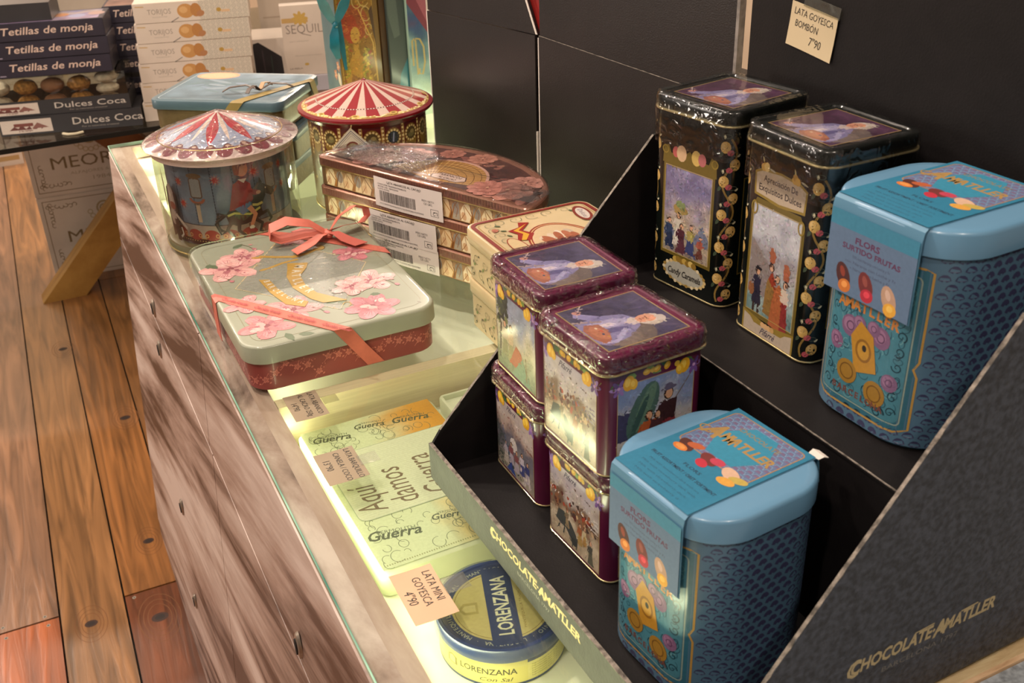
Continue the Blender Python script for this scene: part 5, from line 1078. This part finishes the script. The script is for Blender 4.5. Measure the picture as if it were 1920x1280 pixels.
    A.fit('AMATLLER', -.001, .020, .058, .0095, '#9c7c48', bold=.035, shear=.1); A.text('A', -.029, .015, .026, '#9c7c48', bold=.03, sx=.8, shear=.2); A.ring(-.034, .020, .007, .004, .0012, '#9c7c48', 20, 90, 400); A.text('CHOCOLATE', .0, .037, .0065, '#7f7458', bold=.02); A.text('M', -.012, .018, .016, '#9c7c48', bold=.03, sx=.7)
    candies(A, -.026, -.006, .0088, 0); candies(A, -.003, -.008, .0088, 1); candies(A, .021, -.009, .0092, 2)
    A.fit('FLORS', -.001, -.0235, .017, .0030, '#16324a', bold=.02); A.fit('FRUIT ASSORTMENT / OBST SORTIMENT', -.002, -.0310, .066, .0030, '#16324a', bold=.03)
    for k, q in enumerate((.052, .056, .050, .046)): A.fit('Milk with strawberry dark with orange'[:34-k*4], -.003, -.0375-k*.0052, q, .0021, '#1d4a66')
    A.build('sleeve_top_print', top(zt+.0006), s_, PAPER)
    A = Art(); A.rect(-y1+.0008, .0990, -y0-.0008, QH-.0085, '#5c7390'); A.rect(-y1+.0008, QH-.020, -y0-.0008, QH-.0085, '#3a7f9c')
    A.fit('FLORS', -.006, .1385, .022, .0045, '#5a2c4e', bold=.03); A.fit('SURTIDO FRUTAS', -.002, .1325, .052, .0040, '#5a2c4e', bold=.03)
    for k, q in enumerate((.034, .046, .036)): A.fit('70% con Naranja con Leche y Frambuesa'[k*3:30], -.001, .1275-k*.0042, q, .0022, '#3f4462')
    for k, (u, v) in enumerate(((-.024, .110), (-.003, .110), (.018, .108))):
        c = ('#4a2424', '#6d2c2c', '#b8947c')[k]; A.ell(u, v+.002, .0062, .0100, c, 24); A.ell(u+.002, v-.005, .0058, .0050, ('#c4702f', '#b02a3c', '#dda23a')[k], 20); A.ell(u+.002, v-.004, .0028, .0024, ('#e89a50', '#dc4454', '#e8bc5a')[k], 20); A.ell(u-.001, v+.005, .0022, .004, ('#8a3a2c', '#8f4840', '#cfae9c')[k], 24)
    A.build('sleeve_side_print', lambda u, v, h: (-x-.0006-h, -u, v), s_, PAPER)
    # pale torn flap of the sleeve at the back corner
    strip('torn_flap', [(x-.001, y0+.001, QH-.003), (x+.003, y0-.001, QH-.001), (x+.006, y0-.002, QH-.002)], [(x-.001, y0+.010, QH-.002), (x+.003, y0+.010, QH+.000), (x+.006, y0+.007, QH-.001)], .0005, WHITECARD, s_)
    return t
b1 = blue_tin(); b1.location = (.2384, -1.5914, .0078); b1.rotation_euler = (0, 0, rad(5.55)); b1['label'] = 'pale blue rounded chocolate tin with fish-scale pattern, front one on the lower step'; b1['group'] = 'pale blue chocolate tins'
dup(b1, (.4113, -1.5966, ZS), rad(2.4), 'pale blue rounded chocolate tin on the upper step, beside the right-hand black tin')

# ================================================================== cartons at the back of the counter
def carton(name, loc, rz, w, d, h, m, label, cat='box', group=None, bevel=.0):
    t = thing(name, loc, rz, label, cat, group); box('carton_body', 0, w, 0, d, 0, h, m, t, bevel); return t
def FR(off=0.): return plane((0, -off, 0), (1, 0, 0), (0, 0, 1))
def LS(d, off=0.): return plane((-off, d, 0), (0, -1, 0), (0, 0, 1))
def TP(h): return plane((0, 0, h), (1, 0, 0), (0, 1, 0))
BA = (.478157, -.43572); BANG = math.atan2(-.9738, .2273)
def bp(s): return (BA[0]+.2273*s, BA[1]-.9738*s, 0)
GLOSSB = mat('satin_black_card', '#211b1a', .38, var=.15, scale=8, bump=.15, bscale=500)
k1 = thing('black_carton', bp(.028), BANG, 'tall satin black carton behind the fan-shaped tins, with a sloping cut upper corner', 'box')
box('carton_body', 0, .266, 0, .115, 0, .270, GLOSSB, k1)
prism('upper_flap', [(.0, .2712), (.266, .2712), (.17, .47), (.17, .56), (0, .56)], 'y', .002, .010, GLOSSB, k1)
box('white_edge', -.0022, -.0002, 0, .004, 0, .27, WHITECARD, k1); box('white_edge', .2662, .2676, -.0004, .003, .05, .13, WHITECARD, k1)  # left strip is white to stand for light from the glass on that edge
strip('white_edge', [(.2665, .001, .272), (.172, .001, .468)], [(.2700, .001, .272), (.1755, .001, .468)], .001, WHITECARD, k1)
k2 = thing('black_carton', bp(.3025), BANG, 'wide satin black carton beside it, nearest the black display board', 'box')
prism('carton_body', [(0, 0), (.353, 0), (.353, .2466), (0, .2708)], 'y', 0, .115, GLOSSB, k2); prism('upper_flap', [(0, .2716), (.353, .2474), (.353, .56), (0, .56)], 'y', .002, .010, GLOSSB, k2)
box('white_edge', -.0020, -.0002, 0, .004, 0, .268, WHITECARD, k2); box('white_edge', .3532, .3575, -.001, .010, 0, .56, mat('grey_board_edge', '#8c8480', .7, var=.2, scale=80), k2)
torn([(0, .0008, .2713), (.353, .0008, .2471)], .0012, 21, k2, (0, 1, 0))
k3 = carton('red_carton', (bp(.225)[0]+.012*.97, bp(.225)[1]+.012*.23, .2715), BANG, .077, .08, .25, mat('red_card', '#9c2320', .45, coat=.3, var=.15, scale=25), 'red carton glimpsed in the gap between the two black cartons')
A = Art(); A.poly([(.03, .10), (.05, .045), (.075, .09), (.07, .20), (.03, .2)], '#c98a86'); A.line([(.04, .08), (.077, .03)], .001, '#6a1614'); A.build('front_print', FR(), k3)
tag(box('orange_panel', .775, .80, -1.30, -1.02, -.9, .9, mat('plain_orange', '#b5824f', .6, var=.15)), 'orange upright glimpsed behind the black cartons', 'panel')  # plain orange panel showing in the gap behind the cartons
# picture carton, slate carton, brown carton, gilt box
PX = -.13
k4 = carton('picture_carton', (.5735, PX, 0), 0, .0395, .10, .40, mat('mint_card', '#9fb8a6', .5, var=.05), 'narrow picture carton with gilt swash letter, left of the black cartons')
A = Art(); w = .0395; A.wash(0, .0, w, .40, 6, 40, ['#b3c8b2', '#a3bfb0', '#8fb0aa', '#5e8088', '#3b5876', '#37507a', '#6a3a4c', '#7a3040', '#7c3446', '#703040'], .08, 30)
A.poly([(0, .22), (w, .16), (w, .40), (0, .40)], '#7d3a48'); A.poly([(.008, .25), (w, .18), (w, .24), (.016, .32)], '#a05a66'); A.poly([(0, .30), (.02, .25), (.03, .36)], '#54485a')
A.line([(.006, .10), (.006, .148), (.010, .152), (.012, .146), (.014, .152), (.022, .150), (.029, .135), (.030, .105), (.024, .082), (.017, .084), (.018, .094)], .0036, '#b3a066'); A.line([(.013, .148), (.014, .082)], .0034, '#b3a066')
A.build('front_print', FR(), k4); box('white_edge', .0397, .0422, -.001, .006, 0, .40, WHITECARD, k4)
k5 = carton('slate_carton', (.536, PX+.012, 0), 0, .0365, .10, .40, mat('slate_card', '#3d4846', .5, var=.12, scale=10), 'plain dark slate carton between the gilt box and the picture carton')
A = Art(); A.rect(.001, 0, .0355, .40, '#3d4846'); A.poly([(.006, .0), (.0365, .0), (.0365, .115), (.020, .085)], '#1f6d7c'); A.poly([(.002, .20), (.012, .155), (.024, .16), (.018, .30), (.002, .30)], '#56625c'); A.build('front_print', FR(), k5)
carton('brown_carton', (.5245, PX+.02, 0), 0, .011, .09, .40, mat('brown_card', '#4f3416', .5, var=.2), 'thin brown carton tucked beside the gilt box')
k6 = carton('gilt_picture_box', (.4385, -.105, 0), 0, .0845, .095, .40, mat('antique_gold_card', '#8d6a2a', .4, .2, coat=.3, var=.12), 'tall gilt box with a painted red-haired woman and a teal ribbon bow')
A = Art(); w = .0845; A.rect(.002, 0, w-.002, .40, '#84601f'); A.frame(.004, .004, w-.010, .396, .0012, '#b8913f'); A.rect(w-.010, 0, w-.001, .40, '#6f5526')
r2 = random.Random(31)
for i in range(200): A.ell(r2.uniform(.008, w-.012), r2.uniform(.02, .26), r2.uniform(.0015, .005), r2.uniform(.001, .003), r2.choice(['#a8803a', '#7a5a22', '#94482a', '#b5903f', '#6b4a20']), r2.uniform(0, 180), 7)
A.ell(.034, .190, .030, .034, '#8f4a28', 0, 20); A.ell(.026, .182, .016, .030, '#9c3f24', 10, 16)
for i in range(26): a = r2.uniform(0, 360); A.ring(.034+.020*math.cos(rad(a)), .190+.022*math.sin(rad(a)), .006, .005, .0009, r2.choice(['#b8662f', '#7a3018', '#c07c3c']), 10, a, a+220)
A.poly([(.020, .120), (.010, .090), (.014, .0), (.062, .0), (.064, .085), (.054, .118), (.042, .132), (.028, .132)], '#a87c2c'); A.poly([(.031, .125), (.030, .150), (.041, .150), (.042, .125)], '#b08534')
A.ell(.0355, .168, .0095, .0155, '#b88c3c', -4, 18); A.ell(.0315, .171, .0018, .0009, '#5a3416'); A.ell(.0395, .170, .0018, .0009, '#5a3416'); A.ell(.036, .1595, .0026, .0010, '#8a3420'); A.line([(.0355, .169), (.0345, .164)], .0005, '#7a5018')
A.poly([(.020, .080), (.030, .066), (.044, .066), (.056, .082), (.054, .096), (.038, .084), (.022, .096)], '#8a5a20'); A.ring(.038, .060, .012, .016, .002, '#7c4a1a', 20)
for i in range(38): A.ell(.052+r2.uniform(-.008, .006)+(.14-i*.0022)*.02, .140-i*.0026, .0034, .0024, r2.choice(['#a8962c', '#c0a83c', '#7a7424']), r2.uniform(0, 180), 7); A.ell(.014+r2.uniform(-.004, .004), .150-i*.0016, .003, .0022, r2.choice(['#a8962c', '#8a7a24']), r2.uniform(0, 180), 7)
A.dabs(.005, w-.012, .01, .26, 900, .0022, .20, .0012, 13)
for x, y, r in ((.060, .205, .010), (.064, .175, .008), (.058, .235, .012), (.044, .23, .010)): A.ring(x, y, r, r*1.4, .0018, '#b59a5c', 20, 20, 320)
A.poly([(.066, .21), (.076, .14), (.074, .22)], '#4a3420'); A.line([(.046, .215), (.070, .150), (.074, .06)], .0022, '#c09a48')
A.build('front_print', FR(), k6)
A = Art(); A.wash(0, 0, .095, .4, 6, 24, ['#5d7874', '#3f6268', '#2f525c', '#28485a'], .1, 20)
for x, y in ((.08, .11), (.06, .09), (.085, .15)): A.flower(x, y, .010, '#b5714c', '#cdb79c', 5)
A.ell(.082, .085, .009, .013, '#c9bfa4', 20); A.poly([(.05, 0), (.095, 0), (.095, .08), (.07, .05)], '#9c6a34'); A.build('side_print', LS(.095), k6)
TEAL = mat('teal_satin', '#127184', .35, coat=.3, var=.15, scale=40)
k0 = Vector((-.003, -.004, .192))
for a, L, hh in ((118, .062, 1), (64, .058, 1)):
    d = Vector((math.cos(rad(a)), -.25, math.sin(rad(a)))); s = Vector((math.sin(rad(a)), 0, -math.cos(rad(a)))); Pp = [(0, .003), (.3, .008), (.7, .010), (1, .006)]
    strip('bow_loop', [k0+d*L*p+s*q for p, q in Pp], [k0+d*L*p-s*q for p, q in Pp], .0012, TEAL, k6)
Pp = [(0, .004, 0), (.25, .009, -.010), (.6, .0095, -.014), (1, .005, -.004)]
strip('bow_loop', [k0+Vector((-.010*math.sin(p*3)-q, g_, -.062*p)) for p, q, g_ in Pp], [k0+Vector((-.010*math.sin(p*3)+q, g_, -.062*p)) for p, q, g_ in Pp], .0012, TEAL, k6)
strip('ribbon', [(-.001, -.001, .20), (.002, -.0014, .15), (.008, -.0012, .105)], [(.010, -.001, .20), (.013, -.0014, .15), (.013, -.0012, .105)], .0008, TEAL, k6)
mesh('bow_knot', [tuple(k0+Vector((math.cos(a)*.006*math.cos(b), -.002+math.sin(a)*.005*math.cos(b), .007*math.sin(b)))) for b in (-1.4, -.7, 0, .7, 1.4) for a in [i*PI/5 for i in range(10)]], [(j*10+i, j*10+(i+1) % 10, (j+1)*10+(i+1) % 10, (j+1)*10+i) for j in range(4) for i in range(10)], TEAL, k6, True)

# ================================================================== glass-topped trestle table behind, with pastry boxes
ZT = -.145; T14 = rad(-14.2); c14, s14 = math.cos(T14), math.sin(T14)
def tp(u, v, z=0.): return (-.187+u*c14-v*s14, .721+u*s14+v*c14, ZT+z)
PINE = woodmat('honey_pine', '#7a5222', '#946a2e', '#ab8140', (4, 30, 4), .45, .1, .2)
ta = thing('glass_topped_table', (.4, 1.1, -.9), 0, 'glass-topped display table on crossed honey pine legs, at the far left', 'table')
o = box('glass_top', -.62, 1.5, .612, 2.0, ZT-.0105, ZT-.0005, film('smoky_glass', (.72, .75, .72), .05, 0, 1, .10, .6), ta); o.location = (-.4, -1.1, .9)
o = box('dark_front_edge', -.62, 1.5, .609, .6118, ZT-.0125, ZT-.0005, mat('black_edge', '#0d1210', .3), ta); o.location = (-.4, -1.1, .9)
for P in ([(-.209, -.9), (-.072, -.9), (.62, -.163), (.48, -.163)], [(-.18, -.163), (-.04, -.163), (.69, -.9), (.55, -.9)]):
    y = 1.42 if P[0][0] < -.2 else 1.505; o = prism('crossed_leg', P, 'y', y, y+.08, PINE if y < 1.5 else mat('amber_pine', '#7c4a24', .5, var=.15), ta); o.location = (-.4, -1.1, .9)
for P in ([(.9, -.9), (1.04, -.9), (1.4, -.163), (1.26, -.163)],): o = prism('crossed_leg', P, 'y', 1.42, 1.5, PINE, ta); o.location = (-.4, -1.1, .9)
DK = mat('charcoal_card', '#2e2c2e', .45, coat=.2, var=.12); DK2 = mat('indigo_card', '#2b2734', .45, coat=.2, var=.12); WH = mat('ivory_card', '#cabcae', .5, coat=.2, var=.04)
# black boxes of assorted pastries
def dulces(loc, label, tall):
    h = .036 if tall else .044
    t = thing('pastry_box', loc, T14, label, 'box', 'assorted pastry boxes'); w, d = .334, .125
    if tall:
        boxes('tray_card', [(0, w, 0, d, 0, .003), (0, w, 0, .002, .003, h), (0, w, d-.002, d, .003, h), (0, .002, .002, d-.002, .003, h), (w-.002, w, .002, d-.002, .003, h)], DK, t)
        boxes('clear_lid', [(.001, w-.001, -.0002, .0003, h, .092), (.001, w-.001, d-.0003, d, h, .092), (.0005, .001, 0, d, h, .092), (w-.001, w-.0005, 0, d, h, .092), (.001, w-.001, 0, d, .0915, .092)], CLEAR, t)
    else: box('carton_body', 0, w, 0, d, 0, h, DK, t, .001)
    A = Art(); A.rect(.0005, .0005, w-.0005, h-.0005, '#2b292b'); x = .004 if not tall else .002; A.rect(max(x, .001), h*.12, x+.118, h*.86, '#bcaea2')
    for k in range(5): A.poly([(x+.018+k*.018, h*.30), (x+.030+k*.018, h*(.50+.1*(k % 2))), (x+.046+k*.012, h*.30)], '#5c2f2a')
    A.rect(x+.03, h*.48, x+.075, h*.66, '#6d3a32'); A.poly([(x+.07, h*.34), (x+.085, h*.66), (x+.11, h*.36)], '#7a5048'); A.text('y su campo', x+.055, h*.2, h*.16, '#5c2f2a', bold=.02)
    A.fit('Dulces Coca', w*.72 if tall else w*.76, h*.38, w*.50, h*.40, '#b5aca2', bold=.005, shear=.05); A.fit('Por su naturaleza artesanal', w*.70, h*.18, w*.26, h*.09, '#8d857d')
    A.build('front_print', FR(), t, PAPER); return t
dulces(tp(0, -.004), 'black pastry box with plaque print, bottom of the front stack on the table', False)
dulces(tp(-.020, 0, .0452), 'black pastry box with clear lid showing biscuits, second from the bottom', True)
PW = mat('sugared_pastry', '#efe0d0', .7, var=.15, scale=90, bump=.5); PG = mat('nutty_golden_pastry', '#dc9d55', .7, var=.3, scale=110, bump=1, bscale=150); PT = mat('toasted_pastry', '#b07c60', .7, var=.15, bump=.3)
def pastry(u, v, z, r, hgt, m, label, bumpy):
    V = []; F = []; n, q = 18, 7
    for j in range(q+1):
        b = -PI/2+PI*j/q
        for i in range(n): a = 2*PI*i/n; k = 1+(.13 if bumpy else .03)*noise.noise(Vector((math.cos(a)*3, math.sin(a)*3, b*3+u*40))); V.append((r*k*math.cos(a)*math.cos(b), r*k*math.sin(a)*math.cos(b), hgt/2+hgt/2*k*math.sin(b)))
    for j in range(q):
        for i in range(n): F.append((j*n+i, j*n+(i+1) % n, (j+1)*n+(i+1) % n, (j+1)*n+i))
    o = mesh('pastry', V, F, m, None, True, tp(u, v, z)); tag(o, label, 'pastry', 'pastries under the clear lid')
for k, (u, m, nm, bp_) in enumerate(((.030, PW, 'round sugared pastry, farthest left under the clear lid', 0), (.094, PG, 'nut-covered golden pastry, second from the left under the clear lid', 1), (.156, PT, 'smooth toasted pastry in the middle under the clear lid', 0), (.218, PG, 'nut-covered golden pastry, second from the right under the clear lid', 1), (.283, PW, 'crackled white pastry, farthest right under the clear lid', 0))):
    for lv in range(3 if k == 4 else 2): pastry(u-.020, .034, .0452+.0055+.027*lv+(.0 if k == 4 else .012*lv), .028, .027 if k == 4 else .036, m, nm+(', upper layer' if lv == 1 else ', top layer' if lv == 2 else ', lower layer'), bp_)
# boxes of small round cakes
def tetillas(loc, label, w=.262, grp='front stack of cake boxes', d=.13):
    h = .0415; t = carton('cake_box', loc, T14, w, d, h-.0004, DK2, label, 'box', grp, .0012)
    A = Art(); A.fit('Tetillas de monja', w*.50, h*.36, w*.80, h*.42, '#c4ab9c', bold=.012, shear=.28); A.rect(.004, h*.1, .018, h*.16, '#8a8090'); A.build('front_print', FR(), t, PAPER); return t
lv = ['bottom', 'middle', 'top']
for k in range(3):
    b_ = tetillas(tp(.028+.002*(k % 2), -.002, .1385+k*.0422), 'dark cake box with script lettering, %s one of the front stack of three' % lv[k])
A = Art(); A.wash(.006, .008, .25, .12, 16, 8, ['#7d6a84', '#8d7c94', '#6d628c', '#a09088', '#5a5c86'], .3, 25)
for k in range(6): A.ell(.03+k*.042, .05+.02*(k % 2), .02, .022, ('#b87a4c', '#8d90b0', '#a88a84')[k % 3], 0, 14)
A.build('picture_window', TP(.0411), b_)
carton('long_dark_box', tp(.0, .012, .1385+3*.0422), T14, .175, .11, .04, DK, 'plain dark box lying on top of the front cake boxes')
for k in range(4):
    t = tetillas(tp(.268, .150, .012+.0418*(k+2)), 'dark cake box half hidden behind the white boxes, %s one up' % ('third', 'fourth', 'fifth', 'sixth')[k], .22, 'rear stack of cake boxes')
tetillas(tp(.268, .150, 0), 'dark cake box lying directly on the table behind the white boxes', .22, 'rear stack of cake boxes'); tetillas(tp(.268, .150, .0420), 'dark cake box second from the table behind the white boxes', .22, 'rear stack of cake boxes')
A = Art(); A.wash(.006, .008, .21, .12, 10, 8, ['#8a6658', '#6d4c44', '#93766a'], .3, 25); A.build('picture_window', TP(.0411), t)
# white boxes of puffed cakes
def torijos(loc, label):
    w, h, d = .272, .0474, .125; t = carton('white_cake_box', loc, T14, w, d, h-.0004, WH, label, 'box', 'stack of white cake boxes', .0008)
    A = Art(); A.rect(.152, .001, w-.001, h-.001, '#c2b8a8')
    for i in range(9):
        for j in range(4): A.ring(.160+i*.0128, .006+j*.0116, .005, .005, .0010, '#9a9488', 12); A.ell(.160+i*.0128, .006+j*.0116, .0016, .0016, '#aaa294', 0, 6)
    A.ell(.20, .022, .006, .005, '#a8863c'); A.rect(.205, .016, .226, .022, '#c9a884')
    A.fit('TORIJOS', .060, .020, .055, .0125, '#8d8378'); A.fit('MAZAPANES', .060, .012, .034, .003, '#a39a8f'); A.line([(.006, h*.84), (.026, h*.82)], .0022, '#b3935c')
    A.ell(.122, .024, .020, .017, '#b5854c', 0, 18); A.ell(.146, .025, .013, .016, '#a8743e', 0, 16); A.ell(.156, .016, .010, .007, '#a3714a', 20, 12); A.ell(.117, .027, .010, .008, '#c79c66', 0, 12); A.line([(.104, .010), (.085, -.0), (.088, .002)], .0018, '#6a6460')
    A.build('front_print', FR(), t, PAPER); return t
nm = ['bottom', 'second', 'third', 'fourth', 'fifth', 'top']
for k in range(6): torijos(tp(.338+.004*k, .022, .0476*k), 'white cake box with golden puffs printed, %s of the stack of six' % nm[k])
# standing white carton
k7 = carton('white_gift_carton', tp(.700, .20, .0405), T14, .165, .040, .185, WH, 'white carton standing upright with grey lettering and a gold bow print', 'box', None, .001)
A = Art(); A.rect(.002, .140, .070, .152, '#b5935a')
for a in range(0, 360, 45): A.ell(.050+.010*math.cos(rad(a)), .150+.008*math.sin(rad(a)), .012, .005, '#b8964c', a, 10)
A.fit('SEQUILLOS', .085, .112, .150, .024, '#857970', bold=-.006); A.line([(.060, .108), (.075, .104)], .0016, '#857970'); A.fit('para compartir', .042, .090, .05, .004, '#a39a8f'); A.fit('Elaborado de forma artesanal', .062, .052, .07, .0035, '#a39a8f'); A.ell(.138, .088, .026, .044, '#c49f90', 0, 24); A.line([(.136, .046), (.120, .024), (.160, .018)], .0022, '#8d8076'); A.ell(.055, .030, .006, .0035, '#b8964c'); A.fit('LA PERLA', .026, .018, .034, .004, '#8d8076', bold=.03)
A.build('front_print', FR(), k7, PAPER)
A = Art(); A.fit('SEQUILLOS', .02, .09, .03, .006, '#a08c74', rot=0); A.at(.02, .09, 90); A.fit('SEQUILLOS', 0, -.004, .08, .009, '#a3907c'); A.ell(-.06, 0, .012, .008, '#a8876a'); A.build('side_print', LS(.04), k7, PAPER)
k8 = carton('pale_carton', tp(.752, .19, 0), T14, .28, .16, .040, mat('pale_lilac_card', '#b3adb5', .5, var=.05), 'low pale lilac carton lying under the upright white one')
A = Art(); A.ell(.20, .022, .006, .003, '#b8964c'); A.build('front_print', FR(), k8, PAPER)
k9 = carton('white_gap_box', tp(.612, .27, 0), T14, .105, .14, .13, WH, 'white box with a dark gap painted on its front, between the two white box stacks')
A = Art(); A.poly([(.004, .012), (.004, .118), (.020, .122), (.078, .080), (.080, .014)], '#1b1517'); A.line([(.030, .02), (.028, .10)], .003, '#3a2c30'); A.line([(.05, .02), (.05, .085)], .002, '#2c3a30'); A.build('painted_dark_gap', FR(), k9, PAPER)  # shaded gap with bottles between the boxes, painted as a dark shape
for k, (u, v, z, w, h, lab) in enumerate(((.10, .42, 0, .50, .36, 'large beige carton standing behind the stacks, left'), (.64, .45, 0, .26, .42, 'large beige carton standing behind the stacks, middle'), (.93, .42, 0, .40, .42, 'large beige carton standing behind the stacks, right'), (-.45, .40, 0, .50, .30, 'large beige carton at the far left end of the table'))):
    t = carton('beige_carton', tp(u, v, z), T14, w, .2, h, mat('beige_card', '#a89887', .6, var=.1, scale=6), lab, 'box', 'beige cartons behind')
    A = Art()
    for q in range(6): A.rect(.01, .03+q*.06, w-.01, .034+q*.06, '#8d7d6c')
    A.build('printed_bands', FR(), t, PAPER)
tag(strip('plastic_hook', [tp(.145, -.030, .0012), tp(.160, -.042, .0012), tp(.180, -.042, .0012), tp(.196, -.030, .0012)], [tp(.147, -.022, .0012), tp(.162, -.033, .0012), tp(.179, -.033, .0012), tp(.193, -.022, .0012)], .003, mat('cream_plastic', '#cfc3a6', .4), None), 'small curved cream plastic strip lying on the glass table edge', 'strip')

# ================================================================== white cartons on the floor under the table
def meorig(z, label, dz=0.):
    t = carton('white_floor_carton', (-.150, 1.60, z), rad(-4), .52, .34, .298, WH, label, 'box', 'white cartons on the floor', .002)
    A = Art(); G = '#75603f'; A.frame(.014, .014, .506, .284, .0022, G); A.fit('MEORIGA', .232, .130+dz, .32, .042, G); A.fit('ALFAJORES & PASTAS', .225, .106+dz, .20, .010, '#a3937c'); A.fit('1984', .22, .080+dz, .055, .014, '#a3937c')
    A.at(0, dz*1.15); A.ring(.205, .235, .026, .026, .006, '#a08a64', 24, 0, 330); A.ring(.203, .235, .014, .014, .005, '#a08a64', 20, 0, 300)
    for q in range(8): a = 190+q*20; A.ring(.205+.048*math.cos(rad(a)), .235+.046*math.sin(rad(a)), .009, .009, .003, '#a89470', 12)
    A.at()
    for x, y, sx, sy in ((.03, .03, 1, 1), (.03, .268, 1, -1), (.49, .03, -1, 1)):
        for q in range(7): A.ring(x+sx*q*.014, y+sy*(.006+.003*(q % 2)), .008, .007, .0022, G, 12, q*50, q*50+250); A.ring(x+sx*.006, y+sy*q*.012, .007, .008, .0022, G, 12, q*70, q*70+250)
    A.build('front_print', FR(), t, PAPER); return t
meorig(-.9, 'white carton with gold scroll print, lower of the two behind the pine leg'); meorig(-.6015, 'white carton with gold scroll print, upper of the two behind the pine leg', -.040)
for x, y, w, h, lab in ((-.62, 3.0, .24, .20, 'small pale box on the floor in the far left distance'), (-.30, 3.05, .14, .22, 'narrow cream box on the floor in the far left distance')):
    t = carton('pale_floor_box', (x, y, -.9), 0, w, .2, h, WH, lab); A = Art(); A.ell(w*.6, h*.6, w*.22, h*.16, '#6d4a34'); A.rect(w*.1, h*.1, w*.9, h*.2, '#a88a5c'); A.build('front_print', FR(), t, PAPER)
